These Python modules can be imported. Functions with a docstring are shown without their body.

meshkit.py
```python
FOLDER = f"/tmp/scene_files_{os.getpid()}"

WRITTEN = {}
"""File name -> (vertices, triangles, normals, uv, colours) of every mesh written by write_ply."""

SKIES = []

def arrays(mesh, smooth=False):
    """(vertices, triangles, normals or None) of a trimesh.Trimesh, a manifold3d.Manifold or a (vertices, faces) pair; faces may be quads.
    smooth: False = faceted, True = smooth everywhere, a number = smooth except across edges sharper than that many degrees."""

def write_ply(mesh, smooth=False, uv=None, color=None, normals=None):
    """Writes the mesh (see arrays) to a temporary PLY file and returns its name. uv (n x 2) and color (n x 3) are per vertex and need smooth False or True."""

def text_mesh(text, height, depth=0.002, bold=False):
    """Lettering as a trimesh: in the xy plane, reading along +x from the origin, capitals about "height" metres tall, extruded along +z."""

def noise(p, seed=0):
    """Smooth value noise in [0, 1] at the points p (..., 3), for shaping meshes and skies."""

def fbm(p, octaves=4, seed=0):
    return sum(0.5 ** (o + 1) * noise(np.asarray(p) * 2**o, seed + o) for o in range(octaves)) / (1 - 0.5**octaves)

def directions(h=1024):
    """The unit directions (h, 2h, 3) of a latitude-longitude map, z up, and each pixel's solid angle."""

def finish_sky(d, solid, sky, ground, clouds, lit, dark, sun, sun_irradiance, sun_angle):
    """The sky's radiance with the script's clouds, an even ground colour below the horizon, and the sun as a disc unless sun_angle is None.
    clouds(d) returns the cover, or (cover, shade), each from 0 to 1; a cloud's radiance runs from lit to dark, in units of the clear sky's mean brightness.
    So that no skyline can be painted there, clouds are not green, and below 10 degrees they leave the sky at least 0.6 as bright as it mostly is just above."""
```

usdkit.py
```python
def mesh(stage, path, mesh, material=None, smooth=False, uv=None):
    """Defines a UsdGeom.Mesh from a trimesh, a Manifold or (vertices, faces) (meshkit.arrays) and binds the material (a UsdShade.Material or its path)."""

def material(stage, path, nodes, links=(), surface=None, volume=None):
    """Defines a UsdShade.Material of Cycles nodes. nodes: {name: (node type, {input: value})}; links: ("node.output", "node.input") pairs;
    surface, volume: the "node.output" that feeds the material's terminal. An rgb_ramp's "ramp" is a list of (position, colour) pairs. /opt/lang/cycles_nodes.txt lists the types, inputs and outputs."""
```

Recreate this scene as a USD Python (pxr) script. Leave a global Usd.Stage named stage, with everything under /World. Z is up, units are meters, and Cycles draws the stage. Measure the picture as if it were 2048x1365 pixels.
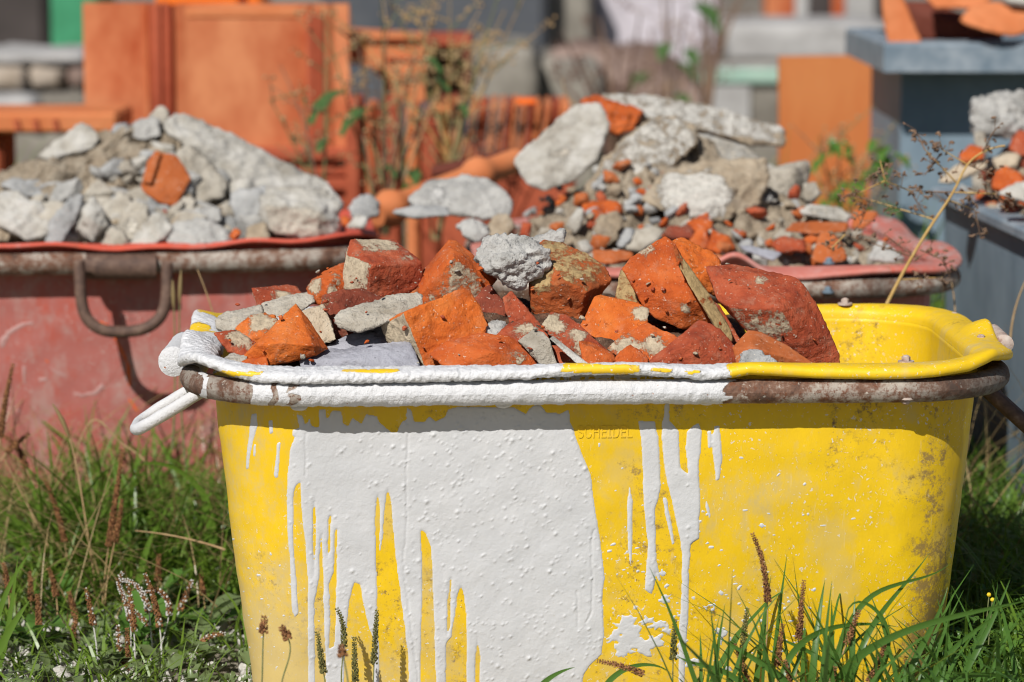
import math, random
import numpy as np, trimesh, manifold3d as m3, usdkit, meshkit
from scipy import ndimage
from scipy.interpolate import LinearNDInterpolator
from scipy.spatial import cKDTree
from pxr import Usd, UsdGeom, UsdLux, UsdShade, Gf, Sdf, Vt
from shapely.geometry import Polygon

stage = Usd.Stage.CreateInMemory()
UsdGeom.SetStageUpAxis(stage, UsdGeom.Tokens.z)
UsdGeom.SetStageMetersPerUnit(stage, 1.0)
world = UsdGeom.Xform.Define(stage, '/World'); stage.SetDefaultPrim(world.GetPrim())

# ---------------------------------------------------------------- camera
CAM_Z, PITCH, FPX = 1.13, math.radians(8.3), 6108.0
cam = UsdGeom.Camera.Define(stage, '/World/camera')
cam.CreateHorizontalApertureAttr(36.0); cam.CreateVerticalApertureAttr(36.0 * 682 / 1024)
cam.CreateFocalLengthAttr(36.0 * FPX / 2048)
cam.CreateClippingRangeAttr(Gf.Vec2f(0.05, 2000))
cam.CreateFStopAttr(3.8); cam.CreateFocusDistanceAttr(4.22)
cam.CreateExposureAttr(0.09)
cam.AddTranslateOp().Set(Gf.Vec3d(0, 0, CAM_Z)); cam.AddRotateXOp().Set(90 - math.degrees(PITCH))

# ---------------------------------------------------------------- sky and sun
SUN = np.array([-0.38, -0.83, 0.82]); SUN = SUN / np.linalg.norm(SUN)
SUN_EL, SUN_ROT = math.asin(SUN[2]), math.atan2(SUN[0], SUN[1])
sky = UsdLux.DomeLight.Define(stage, '/World/sky')
sky.GetPrim().SetCustomDataByKey('kind', 'structure')
skym = usdkit.material(stage, '/World/Looks/sky_look', {
    's': ('sky_texture', {'sky_type': 'single_scattering', 'sun_disc': False, 'sun_elevation': SUN_EL, 'sun_rotation': SUN_ROT,
                          'air_density': 0.8, 'aerosol_density': 0.6}),
    'b': ('background_shader', {'strength': 0.055})}, [('s.color', 'b.color')], surface='b.background')
UsdShade.MaterialBindingAPI.Apply(sky.GetPrim()).Bind(skym)
sun = UsdLux.DistantLight.Define(stage, '/World/sun')
sun.CreateNormalizeAttr(True); sun.CreateIntensityAttr(1.25); sun.CreateAngleAttr(0.53); sun.CreateColorAttr(Gf.Vec3f(1.0, 0.965, 0.91))
sun.AddRotateZOp().Set(math.degrees(math.atan2(SUN[0], -SUN[1]))); sun.AddRotateXOp().Set(90 - math.degrees(SUN_EL))

# ---------------------------------------------------------------- helpers: names, things, meshes
used = {}
def numbered(path):
    n = used.get(path, 0); used[path] = n + 1
    return path if n == 0 else f'{path}_{n:03d}'
class Node:
    def __init__(s, prim, loc): s.prim, s.loc = prim, np.asarray(loc, float)
    @property
    def path(s): return str(s.prim.GetPath())
def tag(p, label=None, cat=None, group=None, kind=None):
    prim = p.prim if isinstance(p, Node) else p
    for k, v in (('label', label), ('category', cat), ('group', group), ('kind', kind)):
        if v: prim.SetCustomDataByKey(k, v)
    return p
def thing(name, label, cat, loc=(0, 0, 0), group=None, kind=None):
    path = numbered('/World/' + name)
    x = UsdGeom.Xform.Define(stage, path); x.AddTranslateOp().Set(Gf.Vec3d(*map(float, loc)))
    return tag(Node(x.GetPrim(), loc), label, cat, group, kind)
def obj(name, mesh, mat, parent=None, smooth=30, attrs=None, label=None, cat=None, group=None, kind=None):
    """one Mesh prim; vertices given in world coordinates"""
    v, f, n = meshkit.arrays(mesh, smooth)
    if parent is None:
        lo, hi = v.min(0), v.max(0); loc = np.array([(lo[0]+hi[0])/2, (lo[1]+hi[1])/2, lo[2]])
        path = numbered('/World/' + name)
    else:
        loc = parent.loc; path = numbered(parent.path + '/' + name)
    m = usdkit.mesh(stage, path, (v - loc, f), MATS[mat], False)
    if n is not None:
        m.CreateNormalsAttr(Vt.Vec3fArray.FromNumpy(n.astype(np.float32))); m.SetNormalsInterpolation('vertex')
    for k, a in (attrs or {}).items():
        UsdGeom.PrimvarsAPI(m).CreatePrimvar(k, Sdf.ValueTypeNames.FloatArray, 'vertex').Set(Vt.FloatArray.FromNumpy(np.asarray(a, np.float32)))
    if parent is None: UsdGeom.Xformable(m).AddTranslateOp().Set(Gf.Vec3d(*loc))
    return tag(Node(m.GetPrim(), loc), label, cat, group, kind)

# ---------------------------------------------------------------- measuring: photograph pixel + distance -> point
CP, SP = math.cos(PITCH), math.sin(PITCH)
def at(px, py, Y):
    u, v = (px - 1024) / FPX, -(py - 682.5) / FPX
    d = np.array([u, CP + v * SP, -SP + v * CP])
    return np.array([0, 0, CAM_Z]) + d * (Y / d[1])
def proj(P):
    P = np.asarray(P, float); q = P - [0, 0, CAM_Z]
    z = q[..., 1] * CP - q[..., 2] * SP
    return np.stack([1024 + FPX * q[..., 0] / z, 682.5 - FPX * (q[..., 1] * SP + q[..., 2] * CP) / z], -1)
def fb(p, f, o=4, seed=0): return meshkit.fbm(np.asarray(p) * f, o, seed) - 0.5

# ---------------------------------------------------------------- materials
MATS = {}
class G:
    """small helper to write node graphs"""
    def __init__(s): s.n, s.l, s.k = {}, [], 0
    def add(s, kind, links=None, **inp):
        s.k += 1; nm = f'n{s.k}'; s.n[nm] = (kind, inp)
        for k, src in (links or {}).items(): s.l.append((src, f'{nm}.{k}'))
        return nm
    def pos(s):
        if 'pos' not in s.n: s.n['pos'] = ('geometry', {})
        return 'pos.position'
    def noise(s, scale, detail=4, rough=.6, vec=None, dist=0):
        return s.add('noise_texture', {'vector': vec or s.pos()}, scale=scale, detail=detail, roughness=rough, distortion=dist) + '.fac'
    def stretch(s, sc): return s.add('mapping', {'vector': s.pos()}, scale=sc) + '.vector'
    def ramp(s, fac, stops): return s.add('rgb_ramp', {'fac': fac}, ramp=stops) + '.color'
    def mask(s, fac, a, b):
        return s.add('map_range', {'value': fac}, range_type='smoothstep', from_min=a, from_max=b, to_min=0.0, to_max=1.0, clamp=True) + '.result'
    def mix(s, fac, a, b, kind='mix'):
        links, inp = {}, {'blend_type': kind}
        for k, x in (('fac', fac), ('a', a), ('b', b)):
            if isinstance(x, str): links[k] = x
            else: inp[k] = x
        return s.add('mix_color', links, **inp) + '.result'
    def math(s, op, a, b):
        links, inp = {}, {'math_type': op}
        for k, x in (('value1', a), ('value2', b)):
            if isinstance(x, str): links[k] = x
            else: inp[k] = float(x)
        return s.add('math', links, **inp) + '.value'
    def attr(s, name): return s.add('attribute', attribute=name) + '.fac'
    def bump(s, h, strength=.5, dist=.002, normal=None):
        l = {'height': h}
        if normal: l['normal'] = normal
        return s.add('bump', l, strength=strength, distance=dist) + '.normal'
    def done(s, name, color, rough=.8, normal=None, spec=.35, **extra):
        l, inp = {}, {'specular_ior_level': spec, **extra}
        if isinstance(color, str): l['base_color'] = color
        else: inp['base_color'] = color
        if isinstance(rough, str): l['roughness'] = rough
        else: inp['roughness'] = rough
        if normal: l['normal'] = normal
        b = s.add('principled_bsdf', l, **inp)
        MATS[name] = usdkit.material(stage, '/World/Looks/' + name, s.n, s.l, surface=b + '.BSDF')

def rubble_mat(name, c0, c1, c2, mortar=(.40, .33, .235), specks=(.55, .5, .42), rough=.92, sc=18, bumpd=.003, dark=.55):
    """fired clay, mortar or concrete: mottled colour, dusty flecks, an adhering second coat where the piece carries it (attribute mortar)"""
    g = G()
    n = g.noise(sc, 6, .65); c = g.ramp(n, [(.3, c0), (.5, c1), (.7, c2)])
    f = g.noise(260, 3, .6); c = g.mix(g.mask(f, .64, .72), c, specks)
    f2 = g.noise(170, 4, .7); c = g.mix(g.mask(f2, .62, .72), c, tuple(x * dark for x in c0))
    film = g.noise(34, 9, .8); c = g.mix(g.math('multiply', g.mask(film, .50, .72), .5), c, tuple(.45 * a + .55 * b for a, b in zip(c1, mortar)))
    hol = g.mask(g.noise(82, 8, .8), .57, .70); c = g.mix(g.math('multiply', hol, .8), c, tuple(x * dark * .8 for x in c0))
    mn = g.math('add', g.math('multiply', g.noise(42, 9, .8), .75), g.math('multiply', g.noise(230, 5, .75), .25))
    mm = g.mask(g.math('add', g.attr('mortar'), g.math('multiply', g.math('subtract', mn, .5), 4.2)), .40, .72)
    mc = g.ramp(g.noise(120, 5, .7), [(.3, tuple(x * .62 for x in mortar)), (.5, mortar), (.72, tuple(min(.75, x * 1.25) for x in mortar))])
    c = g.mix(mm, c, mc)
    h = g.math('add', g.math('multiply', g.noise(95, 4, .55), 1.0), g.math('multiply', g.noise(380, 2, .5), .3))
    h = g.math('add', h, g.math('multiply', mm, .35))
    g.done(name, c, rough, g.bump(h, .8, bumpd * 1.1), spec=.15)
rubble_mat('brick_orange', (.28, .050, .014), (.42, .085, .018), (.50, .13, .035))
rubble_mat('brick_bright', (.36, .070, .014), (.50, .115, .02), (.56, .17, .04))
rubble_mat('brick_red', (.19, .034, .017), (.32, .065, .028), (.42, .12, .058))
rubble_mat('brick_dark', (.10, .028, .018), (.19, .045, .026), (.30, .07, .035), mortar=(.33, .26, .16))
rubble_mat('brick_olive', (.17, .055, .022), (.33, .078, .022), (.42, .11, .034), mortar=(.34, .24, .115))
rubble_mat('tile_orange', (.28, .07, .02), (.37, .10, .03), (.43, .15, .06), mortar=(.5, .4, .3), bumpd=.001, sc=9)
rubble_mat('mortar_grey', (.24, .21, .165), (.37, .335, .28), (.47, .44, .38), mortar=(.56, .52, .45), specks=(.25, .24, .22), bumpd=.005)
rubble_mat('mortar_beige', (.27, .21, .145), (.42, .34, .245), (.50, .43, .33), mortar=(.6, .55, .46), specks=(.35, .3, .24), bumpd=.005)
rubble_mat('concrete_pale', (.24, .235, .22), (.37, .36, .34), (.46, .45, .425), mortar=(.46, .45, .43), specks=(.2, .2, .2), bumpd=.006)
rubble_mat('slab_violet', (.22, .22, .25), (.30, .30, .335), (.36, .36, .40), mortar=(.4, .4, .42), specks=(.42, .42, .45), bumpd=.003)
rubble_mat('stone_blue', (.20, .20, .195), (.31, .31, .305), (.42, .415, .40), mortar=(.45, .45, .44), bumpd=.004)
rubble_mat('plaster_white', (.25, .225, .185), (.40, .38, .34), (.50, .485, .455), mortar=(.42, .38, .32), specks=(.35, .32, .28), bumpd=.004)
rubble_mat('sand_rock', (.19, .145, .10), (.32, .255, .18), (.43, .36, .27), mortar=(.47, .45, .41), specks=(.45, .38, .30), bumpd=.006)
rubble_mat('rubble_dirt', (.17, .135, .095), (.29, .235, .17), (.43, .37, .29), mortar=(.4, .36, .3), specks=(.5, .45, .38), bumpd=.01, sc=40)
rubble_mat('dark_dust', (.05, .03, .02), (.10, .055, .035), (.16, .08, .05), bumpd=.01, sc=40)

def plastic_mat(name, deep, base, worn, lowcol=(.50, .40, .20), dirt=(.16, .10, .045), paint=(.60, .60, .61), scuff=.5, dirtamt=.5):
    g = G()
    big = g.noise(5.5, 6, .7); fine = g.noise(45, 6, .75, g.stretch((1, 1, .35)))
    w = g.math('add', g.math('multiply', big, .62), g.math('multiply', fine, .38))
    c = g.ramp(w, [(.33, worn), (.45, base), (.50, base), (.62, deep)])
    sm = g.mask(g.noise(11, 5, .65, g.stretch((1, 1, .7))), .52, .68)
    c = g.mix(g.math('multiply', sm, scuff), c, worn)
    sm2 = g.math('multiply', g.mask(g.noise(48, 7, .75, g.stretch((1, 1, .55))), .54, .67), .32); c = g.mix(sm2, c, worn)
    # grime in patches
    gl = g.mask(g.noise(6.5, 4, .6, g.stretch((1.3, 1.3, .6))), .50, .66); gf = g.mask(g.noise(75, 7, .8), .50, .68)
    c = g.mix(g.math('multiply', g.math('multiply', gl, gf), dirtamt * 1.6), c, dirt)
    c = g.mix(g.math('multiply', g.math('multiply', g.mask(g.noise(300, 2, .5), .67, .71), gl), .8), c, dirt)
    # scratches and paint mist
    sc = g.mask(g.noise(150, 3, .6, g.stretch((1, 1, .06))), .66, .72)
    c = g.mix(g.math('multiply', sc, .35), c, tuple(min(.7, x + .1) for x in worn))
    mist = g.math('multiply', g.mask(g.noise(230, 2, .5, None, .6), .655, .685), g.mask(g.noise(9, 3, .6), .40, .60))
    c = g.mix(g.math('multiply', mist, .85), c, paint)
    low = g.attr('low'); lowm = g.mask(g.math('add', low, g.math('multiply', g.math('subtract', g.math('add', g.math('multiply', g.noise(14, 8, .75, g.stretch((1, 1, .45))), .6), g.math('multiply', g.noise(90, 6, .8, g.stretch((1, .6, 1))), .4)), .5), 3.4)), .30, 1.15)
    c = g.mix(g.math('multiply', lowm, .75), c, lowcol)
    corner = g.attr('grime'); cm = g.mask(g.math('add', corner, g.math('multiply', g.math('subtract', g.noise(38, 8, .85), .5), 2.6)), .62, .95)
    c = g.mix(g.math('multiply', cm, .8), c, (.20, .13, .065))
    # thick wall paint on the flange
    pm = g.mask(g.math('add', g.attr('paint'), g.math('multiply', g.math('subtract', g.noise(38, 5, .7), .5), .8)), .46, .53)
    pc = g.ramp(g.noise(70, 4, .6), [(.3, tuple(x * .9 for x in paint)), (.7, tuple(x * 1.05 for x in paint))])
    c = g.mix(pm, c, pc)
    h = g.math('add', g.math('multiply', fine, .25), g.math('multiply', pm, g.math('add', .5, g.math('multiply', g.noise(170, 4, .6), 1.8))))
    r = g.math('add', .36, g.math('multiply', g.noise(30, 5, .7), .35))
    g.done(name, c, r, g.bump(h, .7, .003), spec=.4)
plastic_mat('yellow_plastic', (.76, .495, .003), (.70, .45, .008), (.54, .40, .13), scuff=.55, dirtamt=.8)
plastic_mat('red_plastic', (.44, .085, .055), (.40, .13, .11), (.42, .25, .22), lowcol=(.36, .22, .2), paint=(.5, .42, .38), scuff=.8, dirt=(.16, .10, .09))
plastic_mat('pink_lip', (.54, .10, .065), (.48, .16, .125), (.50, .28, .25), paint=(.52, .36, .33), scuff=.7, dirtamt=.5)
plastic_mat('red_lip', (.60, .075, .03), (.54, .085, .05), (.50, .2, .17), paint=(.55, .35, .32), scuff=.4, dirtamt=.3)

def metal_mat(name, paintc=(.60, .60, .61)):
    g = G()
    n = g.noise(22, 7, .75); c = g.ramp(n, [(.36, (.075, .042, .03)), (.46, (.16, .085, .055)), (.54, (.30, .255, .215)), (.66, (.40, .36, .31))])
    c = g.mix(g.math('multiply', g.mask(g.noise(120, 5, .75), .53, .60), .85), c, (.13, .045, .02))
    c = g.mix(g.mask(g.noise(70, 5, .7), .62, .70), c, (.5, .46, .40))
    dk = g.attr('dark'); c = g.mix(g.math('multiply', dk, .8), c, (.055, .042, .035))
    pm = g.mask(g.math('add', g.attr('paint'), g.math('multiply', g.math('subtract', g.noise(45, 5, .7), .5), .9)), .46, .52)
    rs = g.mask(g.noise(160, 3, .6), .70, .73)
    pc = g.mix(rs, paintc, (.33, .11, .03)); c = g.mix(pm, c, pc)
    h = g.math('add', g.noise(150, 5, .7), g.math('multiply', pm, g.math('add', .6, g.math('multiply', g.noise(190, 5, .7), 2.6))))
    g.done(name, c, .75, g.bump(h, .7, .0018), spec=.3)
metal_mat('rust_metal')
metal_mat('rust_white', (.58, .58, .59))
g = G(); n = g.noise(60, 6, .75); g.done('rust_brown', g.ramp(n, [(.3, (.05, .03, .024)), (.55, (.12, .07, .05)), (.75, (.22, .15, .11))]), .7, g.bump(g.noise(200, 4, .7), .5, .001))
g = G(); n = g.noise(50, 6, .75); g.done('pale_rust', g.ramp(n, [(.35, (.22, .11, .075)), (.5, (.42, .33, .28)), (.7, (.52, .45, .4))]), .8, g.bump(g.noise(200, 4, .7), .5, .001))
g = G(); n = g.noise(14, 6, .7); f = g.noise(260, 3, .6)
c = g.ramp(n, [(.3, (.50, .505, .515)), (.7, (.55, .55, .555))]); c = g.mix(g.mask(g.noise(110, 4, .7), .70, .76), c, (.44, .42, .38))
g.done('wall_paint', c, .62, g.bump(g.math('add', f, g.math('multiply', g.noise(90, 4, .6), .8)), .35, .0012), spec=.35)
g = G(); g.done('orange_spray', g.ramp(g.noise(60, 4, .6), [(.3, (.62, .09, .02)), (.7, (.72, .14, .03))]), .6)
g = G(); g.done('pink_scuff', g.ramp(g.noise(90, 4, .6), [(.3, (.38, .17, .15)), (.7, (.48, .30, .28))]), .7)

def simple(name, c0, c1, sc=12, rough=.75, bump=.4, bd=.002, detail=5, stretch=None, spec=.3):
    g = G(); n = g.noise(sc, detail, .65, g.stretch(stretch) if stretch else None)
    g.done(name, g.ramp(n, [(.37, c0), (.63, c1)]), rough, g.bump(g.noise(sc * 8, 4, .6), bump, bd) if bump else None, spec=spec)
simple('clay_tile', (.33, .052, .011), (.54, .20, .085), 4.2, stretch=(1, 1, .55), bd=.0015)
simple('clay_dark', (.26, .05, .02), (.36, .08, .035), 7)
simple('clay_light', (.48, .14, .045), (.54, .19, .075), 6)
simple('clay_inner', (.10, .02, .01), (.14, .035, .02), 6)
simple('clay_panel', (.43, .115, .028), (.50, .18, .055), 3.0, stretch=(1, 1, .3))
simple('grey_steel', (.13, .18, .225), (.19, .25, .30), 7, rough=.5, stretch=(1, 1, .5), bump=.15, spec=.4)
simple('steel_lip', (.13, .175, .215), (.27, .31, .345), 12, rough=.45, bump=.15, spec=.5)
simple('far_stone', (.13, .115, .095), (.25, .23, .195), 5)
simple('far_beam', (.24, .19, .14), (.40, .34, .28), 5)
simple('far_white', (.27, .26, .25), (.38, .37, .36), 6)
simple('film_lilac', (.38, .35, .38), (.55, .51, .55), 9, rough=.4)
simple('film_green', (.24, .38, .31), (.32, .45, .37), 6)
simple('panel_green', (.035, .20, .095), (.05, .26, .13), 5)
simple('slate_dark', (.055, .062, .075), (.085, .09, .10), 3)
simple('dark_brown', (.035, .028, .026), (.06, .048, .045), 3)
simple('rust_heap', (.14, .09, .07), (.25, .18, .15), 6, bd=.01)
simple('bright_orange', (.72, .12, .008), (.78, .16, .01), 5, rough=.5)
simple('building_wall', (.13, .115, .10), (.20, .185, .165), 1.2)
simple('wood_grey', (.22, .19, .15), (.33, .28, .22), 8)
simple('pebble', (.35, .33, .29), (.55, .53, .49), 60)

def leaf_mat(name, a, b, c, trans=.35, rough=.36):
    g = G(); r = g.add('geometry') + '.random_per_island'
    col = g.ramp(r, [(0, a), (.5, b), (1, c)])
    col = g.mix(g.math('multiply', g.noise(40, 3, .6), .25), col, tuple(x * .6 for x in a))
    p = g.add('principled_bsdf', {'base_color': col}, roughness=rough, specular_ior_level=.5)
    t = g.add('translucent_bsdf', {'color': col})
    m = g.add('mix_closure', {'closure1': p + '.BSDF', 'closure2': t + '.BSDF'}, fac=trans)
    MATS[name] = usdkit.material(stage, '/World/Looks/' + name, g.n, g.l, surface=m + '.closure')
leaf_mat('grass_green', (.14, .25, .03), (.23, .36, .05), (.40, .46, .10), .45)
leaf_mat('grass_deep', (.09, .20, .035), (.15, .29, .055), (.25, .37, .08), .45)
leaf_mat('grass_mixed', (.16, .26, .03), (.32, .41, .06), (.60, .50, .24), .4)
leaf_mat('grass_dry', (.33, .24, .11), (.44, .34, .18), (.52, .43, .27), .3)
leaf_mat('leaf_green', (.11, .23, .04), (.19, .34, .06), (.30, .42, .10), .4)
leaf_mat('leaf_dusty', (.15, .20, .08), (.26, .29, .14), (.40, .37, .23), .25)
leaf_mat('weed_leaf', (.10, .19, .06), (.15, .25, .08), (.20, .29, .08), .45)
simple('seed_brown', (.09, .035, .014), (.34, .16, .065), 160, rough=.8)
simple('seed_green', (.08, .075, .02), (.17, .16, .05), 260, rough=.8)
simple('stem_tan', (.30, .19, .09), (.42, .29, .15), 60, rough=.7)
simple('stem_gold', (.42, .25, .07), (.50, .34, .13), 60, rough=.6)
simple('stem_green', (.12, .15, .05), (.2, .2, .09), 60, rough=.6)
simple('stem_white', (.5, .48, .45), (.62, .6, .58), 90, rough=.7)
simple('stem_brown', (.13, .075, .045), (.22, .14, .09), 60, rough=.7)
simple('twig_red', (.10, .055, .04), (.19, .11, .085), 20)
simple('flower_yellow', (.65, .45, .02), (.75, .55, .03), 60)
g = G(); n1 = g.noise(1.6, 6, .7); n2 = g.noise(40, 6, .7)
c = g.ramp(n1, [(.35, (.20, .17, .11)), (.5, (.30, .26, .19)), (.65, (.38, .34, .27))])
c = g.mix(g.mask(n2, .55, .7), c, (.42, .39, .34)); c = g.mix(g.mask(g.noise(25, 5, .7), .56, .68), c, (.10, .085, .05))
g.done('soil', c, .95, g.bump(g.math('add', n2, g.noise(150, 4, .7)), .9, .012), spec=.1)

# ---------------------------------------------------------------- mesh helpers
def cbox(x0, x1, y0, y1, z0, z1, c=.004):
    X, Yy, Z = (x0, x1), (y0, y1), (z0, z1); pts = []
    for i in range(2):
        for j in range(2):
            for k in range(2):
                p = np.array([X[i], Yy[j], Z[k]]); s = np.array([1 - 2 * i, 1 - 2 * j, 1 - 2 * k]) * c
                for q in range(3):
                    d = s.copy(); d[q] = 0; pts.append(p + d)
    return trimesh.convex.convex_hull(np.array(pts))
def rotz(mesh, deg, c):
    mesh.apply_transform(trimesh.transformations.rotation_matrix(math.radians(deg), [0, 0, 1], c)); return mesh
def rot(mesh, deg, ax, c):
    mesh.apply_transform(trimesh.transformations.rotation_matrix(math.radians(deg), ax, c)); return mesh
def cat(ms): return trimesh.util.concatenate(ms)
def spline(pts, n):
    pts = np.asarray(pts, float)
    if len(pts) < 3: return pts[0] + (pts[-1] - pts[0]) * np.linspace(0, 1, n)[:, None]
    from scipy.interpolate import CubicSpline
    t = np.r_[0, np.cumsum(np.linalg.norm(np.diff(pts, axis=0), axis=1))]
    return CubicSpline(t, pts)(np.linspace(0, t[-1], n))
def tube(pts, r, k=8, closed=False, cap=True):
    pts = np.asarray(pts, float); n = len(pts); r = np.broadcast_to(r, n)
    T = np.gradient(pts, axis=0) if not closed else np.roll(pts, -1, 0) - np.roll(pts, 1, 0)
    T /= np.linalg.norm(T, axis=1, keepdims=True) + 1e-12
    a = np.cross(T[0], [0, 0, 1.0]); a = a if np.linalg.norm(a) > 1e-3 else np.cross(T[0], [1.0, 0, 0]); a /= np.linalg.norm(a)
    V = []; ang = np.linspace(0, 2 * np.pi, k, endpoint=False)
    for i in range(n):
        a = a - T[i] * (a @ T[i]); a /= np.linalg.norm(a); b = np.cross(T[i], a)
        V.append(pts[i] + r[i] * (np.cos(ang)[:, None] * a + np.sin(ang)[:, None] * b))
    V = np.vstack(V); F = []
    m = n if closed else n - 1
    for i in range(m):
        j = (i + 1) % n
        for q in range(k):
            w = (q + 1) % k; F += [[i*k+q, i*k+w, j*k+w], [i*k+q, j*k+w, j*k+q]]
    if cap and not closed:
        c0, c1 = len(V), len(V) + 1; V = np.vstack([V, pts[0], pts[-1]])
        for q in range(k):
            w = (q + 1) % k; F += [[c0, w, q], [c1, (n-1)*k+q, (n-1)*k+w]]
    return trimesh.Trimesh(V, F, process=False)
def loft(rings, closed_u=True):
    """rings: (m, n, 3) rows of points -> quads as triangles"""
    R = np.asarray(rings); m, n = R.shape[:2]; i = np.arange(m - 1)[:, None]; j = np.arange(n if closed_u else n - 1)[None]
    j2 = (j + 1) % n; a, b, c, d = i*n+j, i*n+j2, (i+1)*n+j2, (i+1)*n+j
    F = np.concatenate([np.stack([a, b, c], -1).reshape(-1, 3), np.stack([a, c, d], -1).reshape(-1, 3)])
    return trimesh.Trimesh(R.reshape(-1, 3), F, process=False)

# ---------------------------------------------------------------- mortar tubs
class Tub:
    def __init__(s, cx, cy, rot, W, D, H, r=.13, lip=.05, taper=.07):
        s.c, s.rot, s.H, s.r, s.lip, s.taper = np.array([cx, cy]), math.radians(rot), H, r, lip, taper
        s.a, s.b = W / 2 - lip, D / 2 - lip
        s.fx, s.fy, s.q = s.a - r, s.b - r, r * math.pi / 2
        s.P = 4 * (s.fx + s.fy) + 4 * s.q
    def core(s, S):
        """perimeter position (0 = middle of the front, growing to the right) -> core point, outward normal (local xy)"""
        S = np.mod(np.asarray(S, float) + s.P / 2, s.P) - s.P / 2
        sg = np.where(S < 0, -1, 1); t = np.abs(S); cx = np.zeros_like(t); cy = np.zeros_like(t); ang = np.zeros_like(t)
        A, B, C, Dd = s.fx, s.fx + s.q, s.fx + s.q + 2 * s.fy, s.fx + 2 * s.q + 2 * s.fy
        m = t <= A; cx[m] = t[m]; cy[m] = -s.fy; ang[m] = 0
        m = (t > A) & (t <= B); cx[m] = s.fx; cy[m] = -s.fy; ang[m] = (t[m] - A) / s.r
        m = (t > B) & (t <= C); cx[m] = s.fx; cy[m] = -s.fy + (t[m] - B); ang[m] = np.pi / 2
        m = (t > C) & (t <= Dd); cx[m] = s.fx; cy[m] = s.fy; ang[m] = np.pi / 2 + (t[m] - C) / s.r
        m = t > Dd; cx[m] = s.fx - (t[m] - Dd); cy[m] = s.fy; ang[m] = np.pi
        n = np.stack([np.sin(ang), -np.cos(ang)], -1); c = np.stack([cx, cy], -1)
        c[..., 0] *= sg; n[..., 0] *= sg
        return c, n
    def xy(s, S, o):
        c, n = s.core(S); p = c + n * (s.r + np.asarray(o))[..., None]
        R = np.array([[math.cos(s.rot), -math.sin(s.rot)], [math.sin(s.rot), math.cos(s.rot)]])
        return p @ R.T + s.c, n @ R.T
    def inset(s, z):
        t = np.clip((s.H - .03 - np.asarray(z)) / (s.H - .03), 0, 1)
        return -s.taper * (.55 * t + .45 * t ** 2.2)
    def wall(s, S, z, off=0.0):
        S, z = np.broadcast_arrays(np.asarray(S, float), np.asarray(z, float))
        xy, n = s.xy(S, s.inset(z) + off)
        P = np.concatenate([xy, z[..., None]], -1)
        d = (.010 * (fb(P * [1, 1, .8], 5, 2, 7)) + .003 * fb(P, 22, 2, 9)) * np.clip((s.H - z - .02) / .10, 0, 1)     # dents of a used tub
        P[..., :2] += n * d[..., None]
        return P
    def inverse(s):
        """photograph pixel -> (perimeter, height) on the outer wall, for tracing stains on to it"""
        S = np.arange(-s.fx - s.q - .1, s.fx + s.q + .1, .008); z = np.arange(.0, s.H, .008)
        SS, ZZ = np.meshgrid(S, z); P = s.wall(SS, ZZ); px = proj(P)
        _, n = s.core(SS); cx = np.cos(s.rot) * n[..., 1] + np.sin(s.rot) * n[..., 0]
        ok = cx < -.12
        f = LinearNDInterpolator(px[ok], np.stack([SS[ok], ZZ[ok]], -1))
        return f
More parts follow.
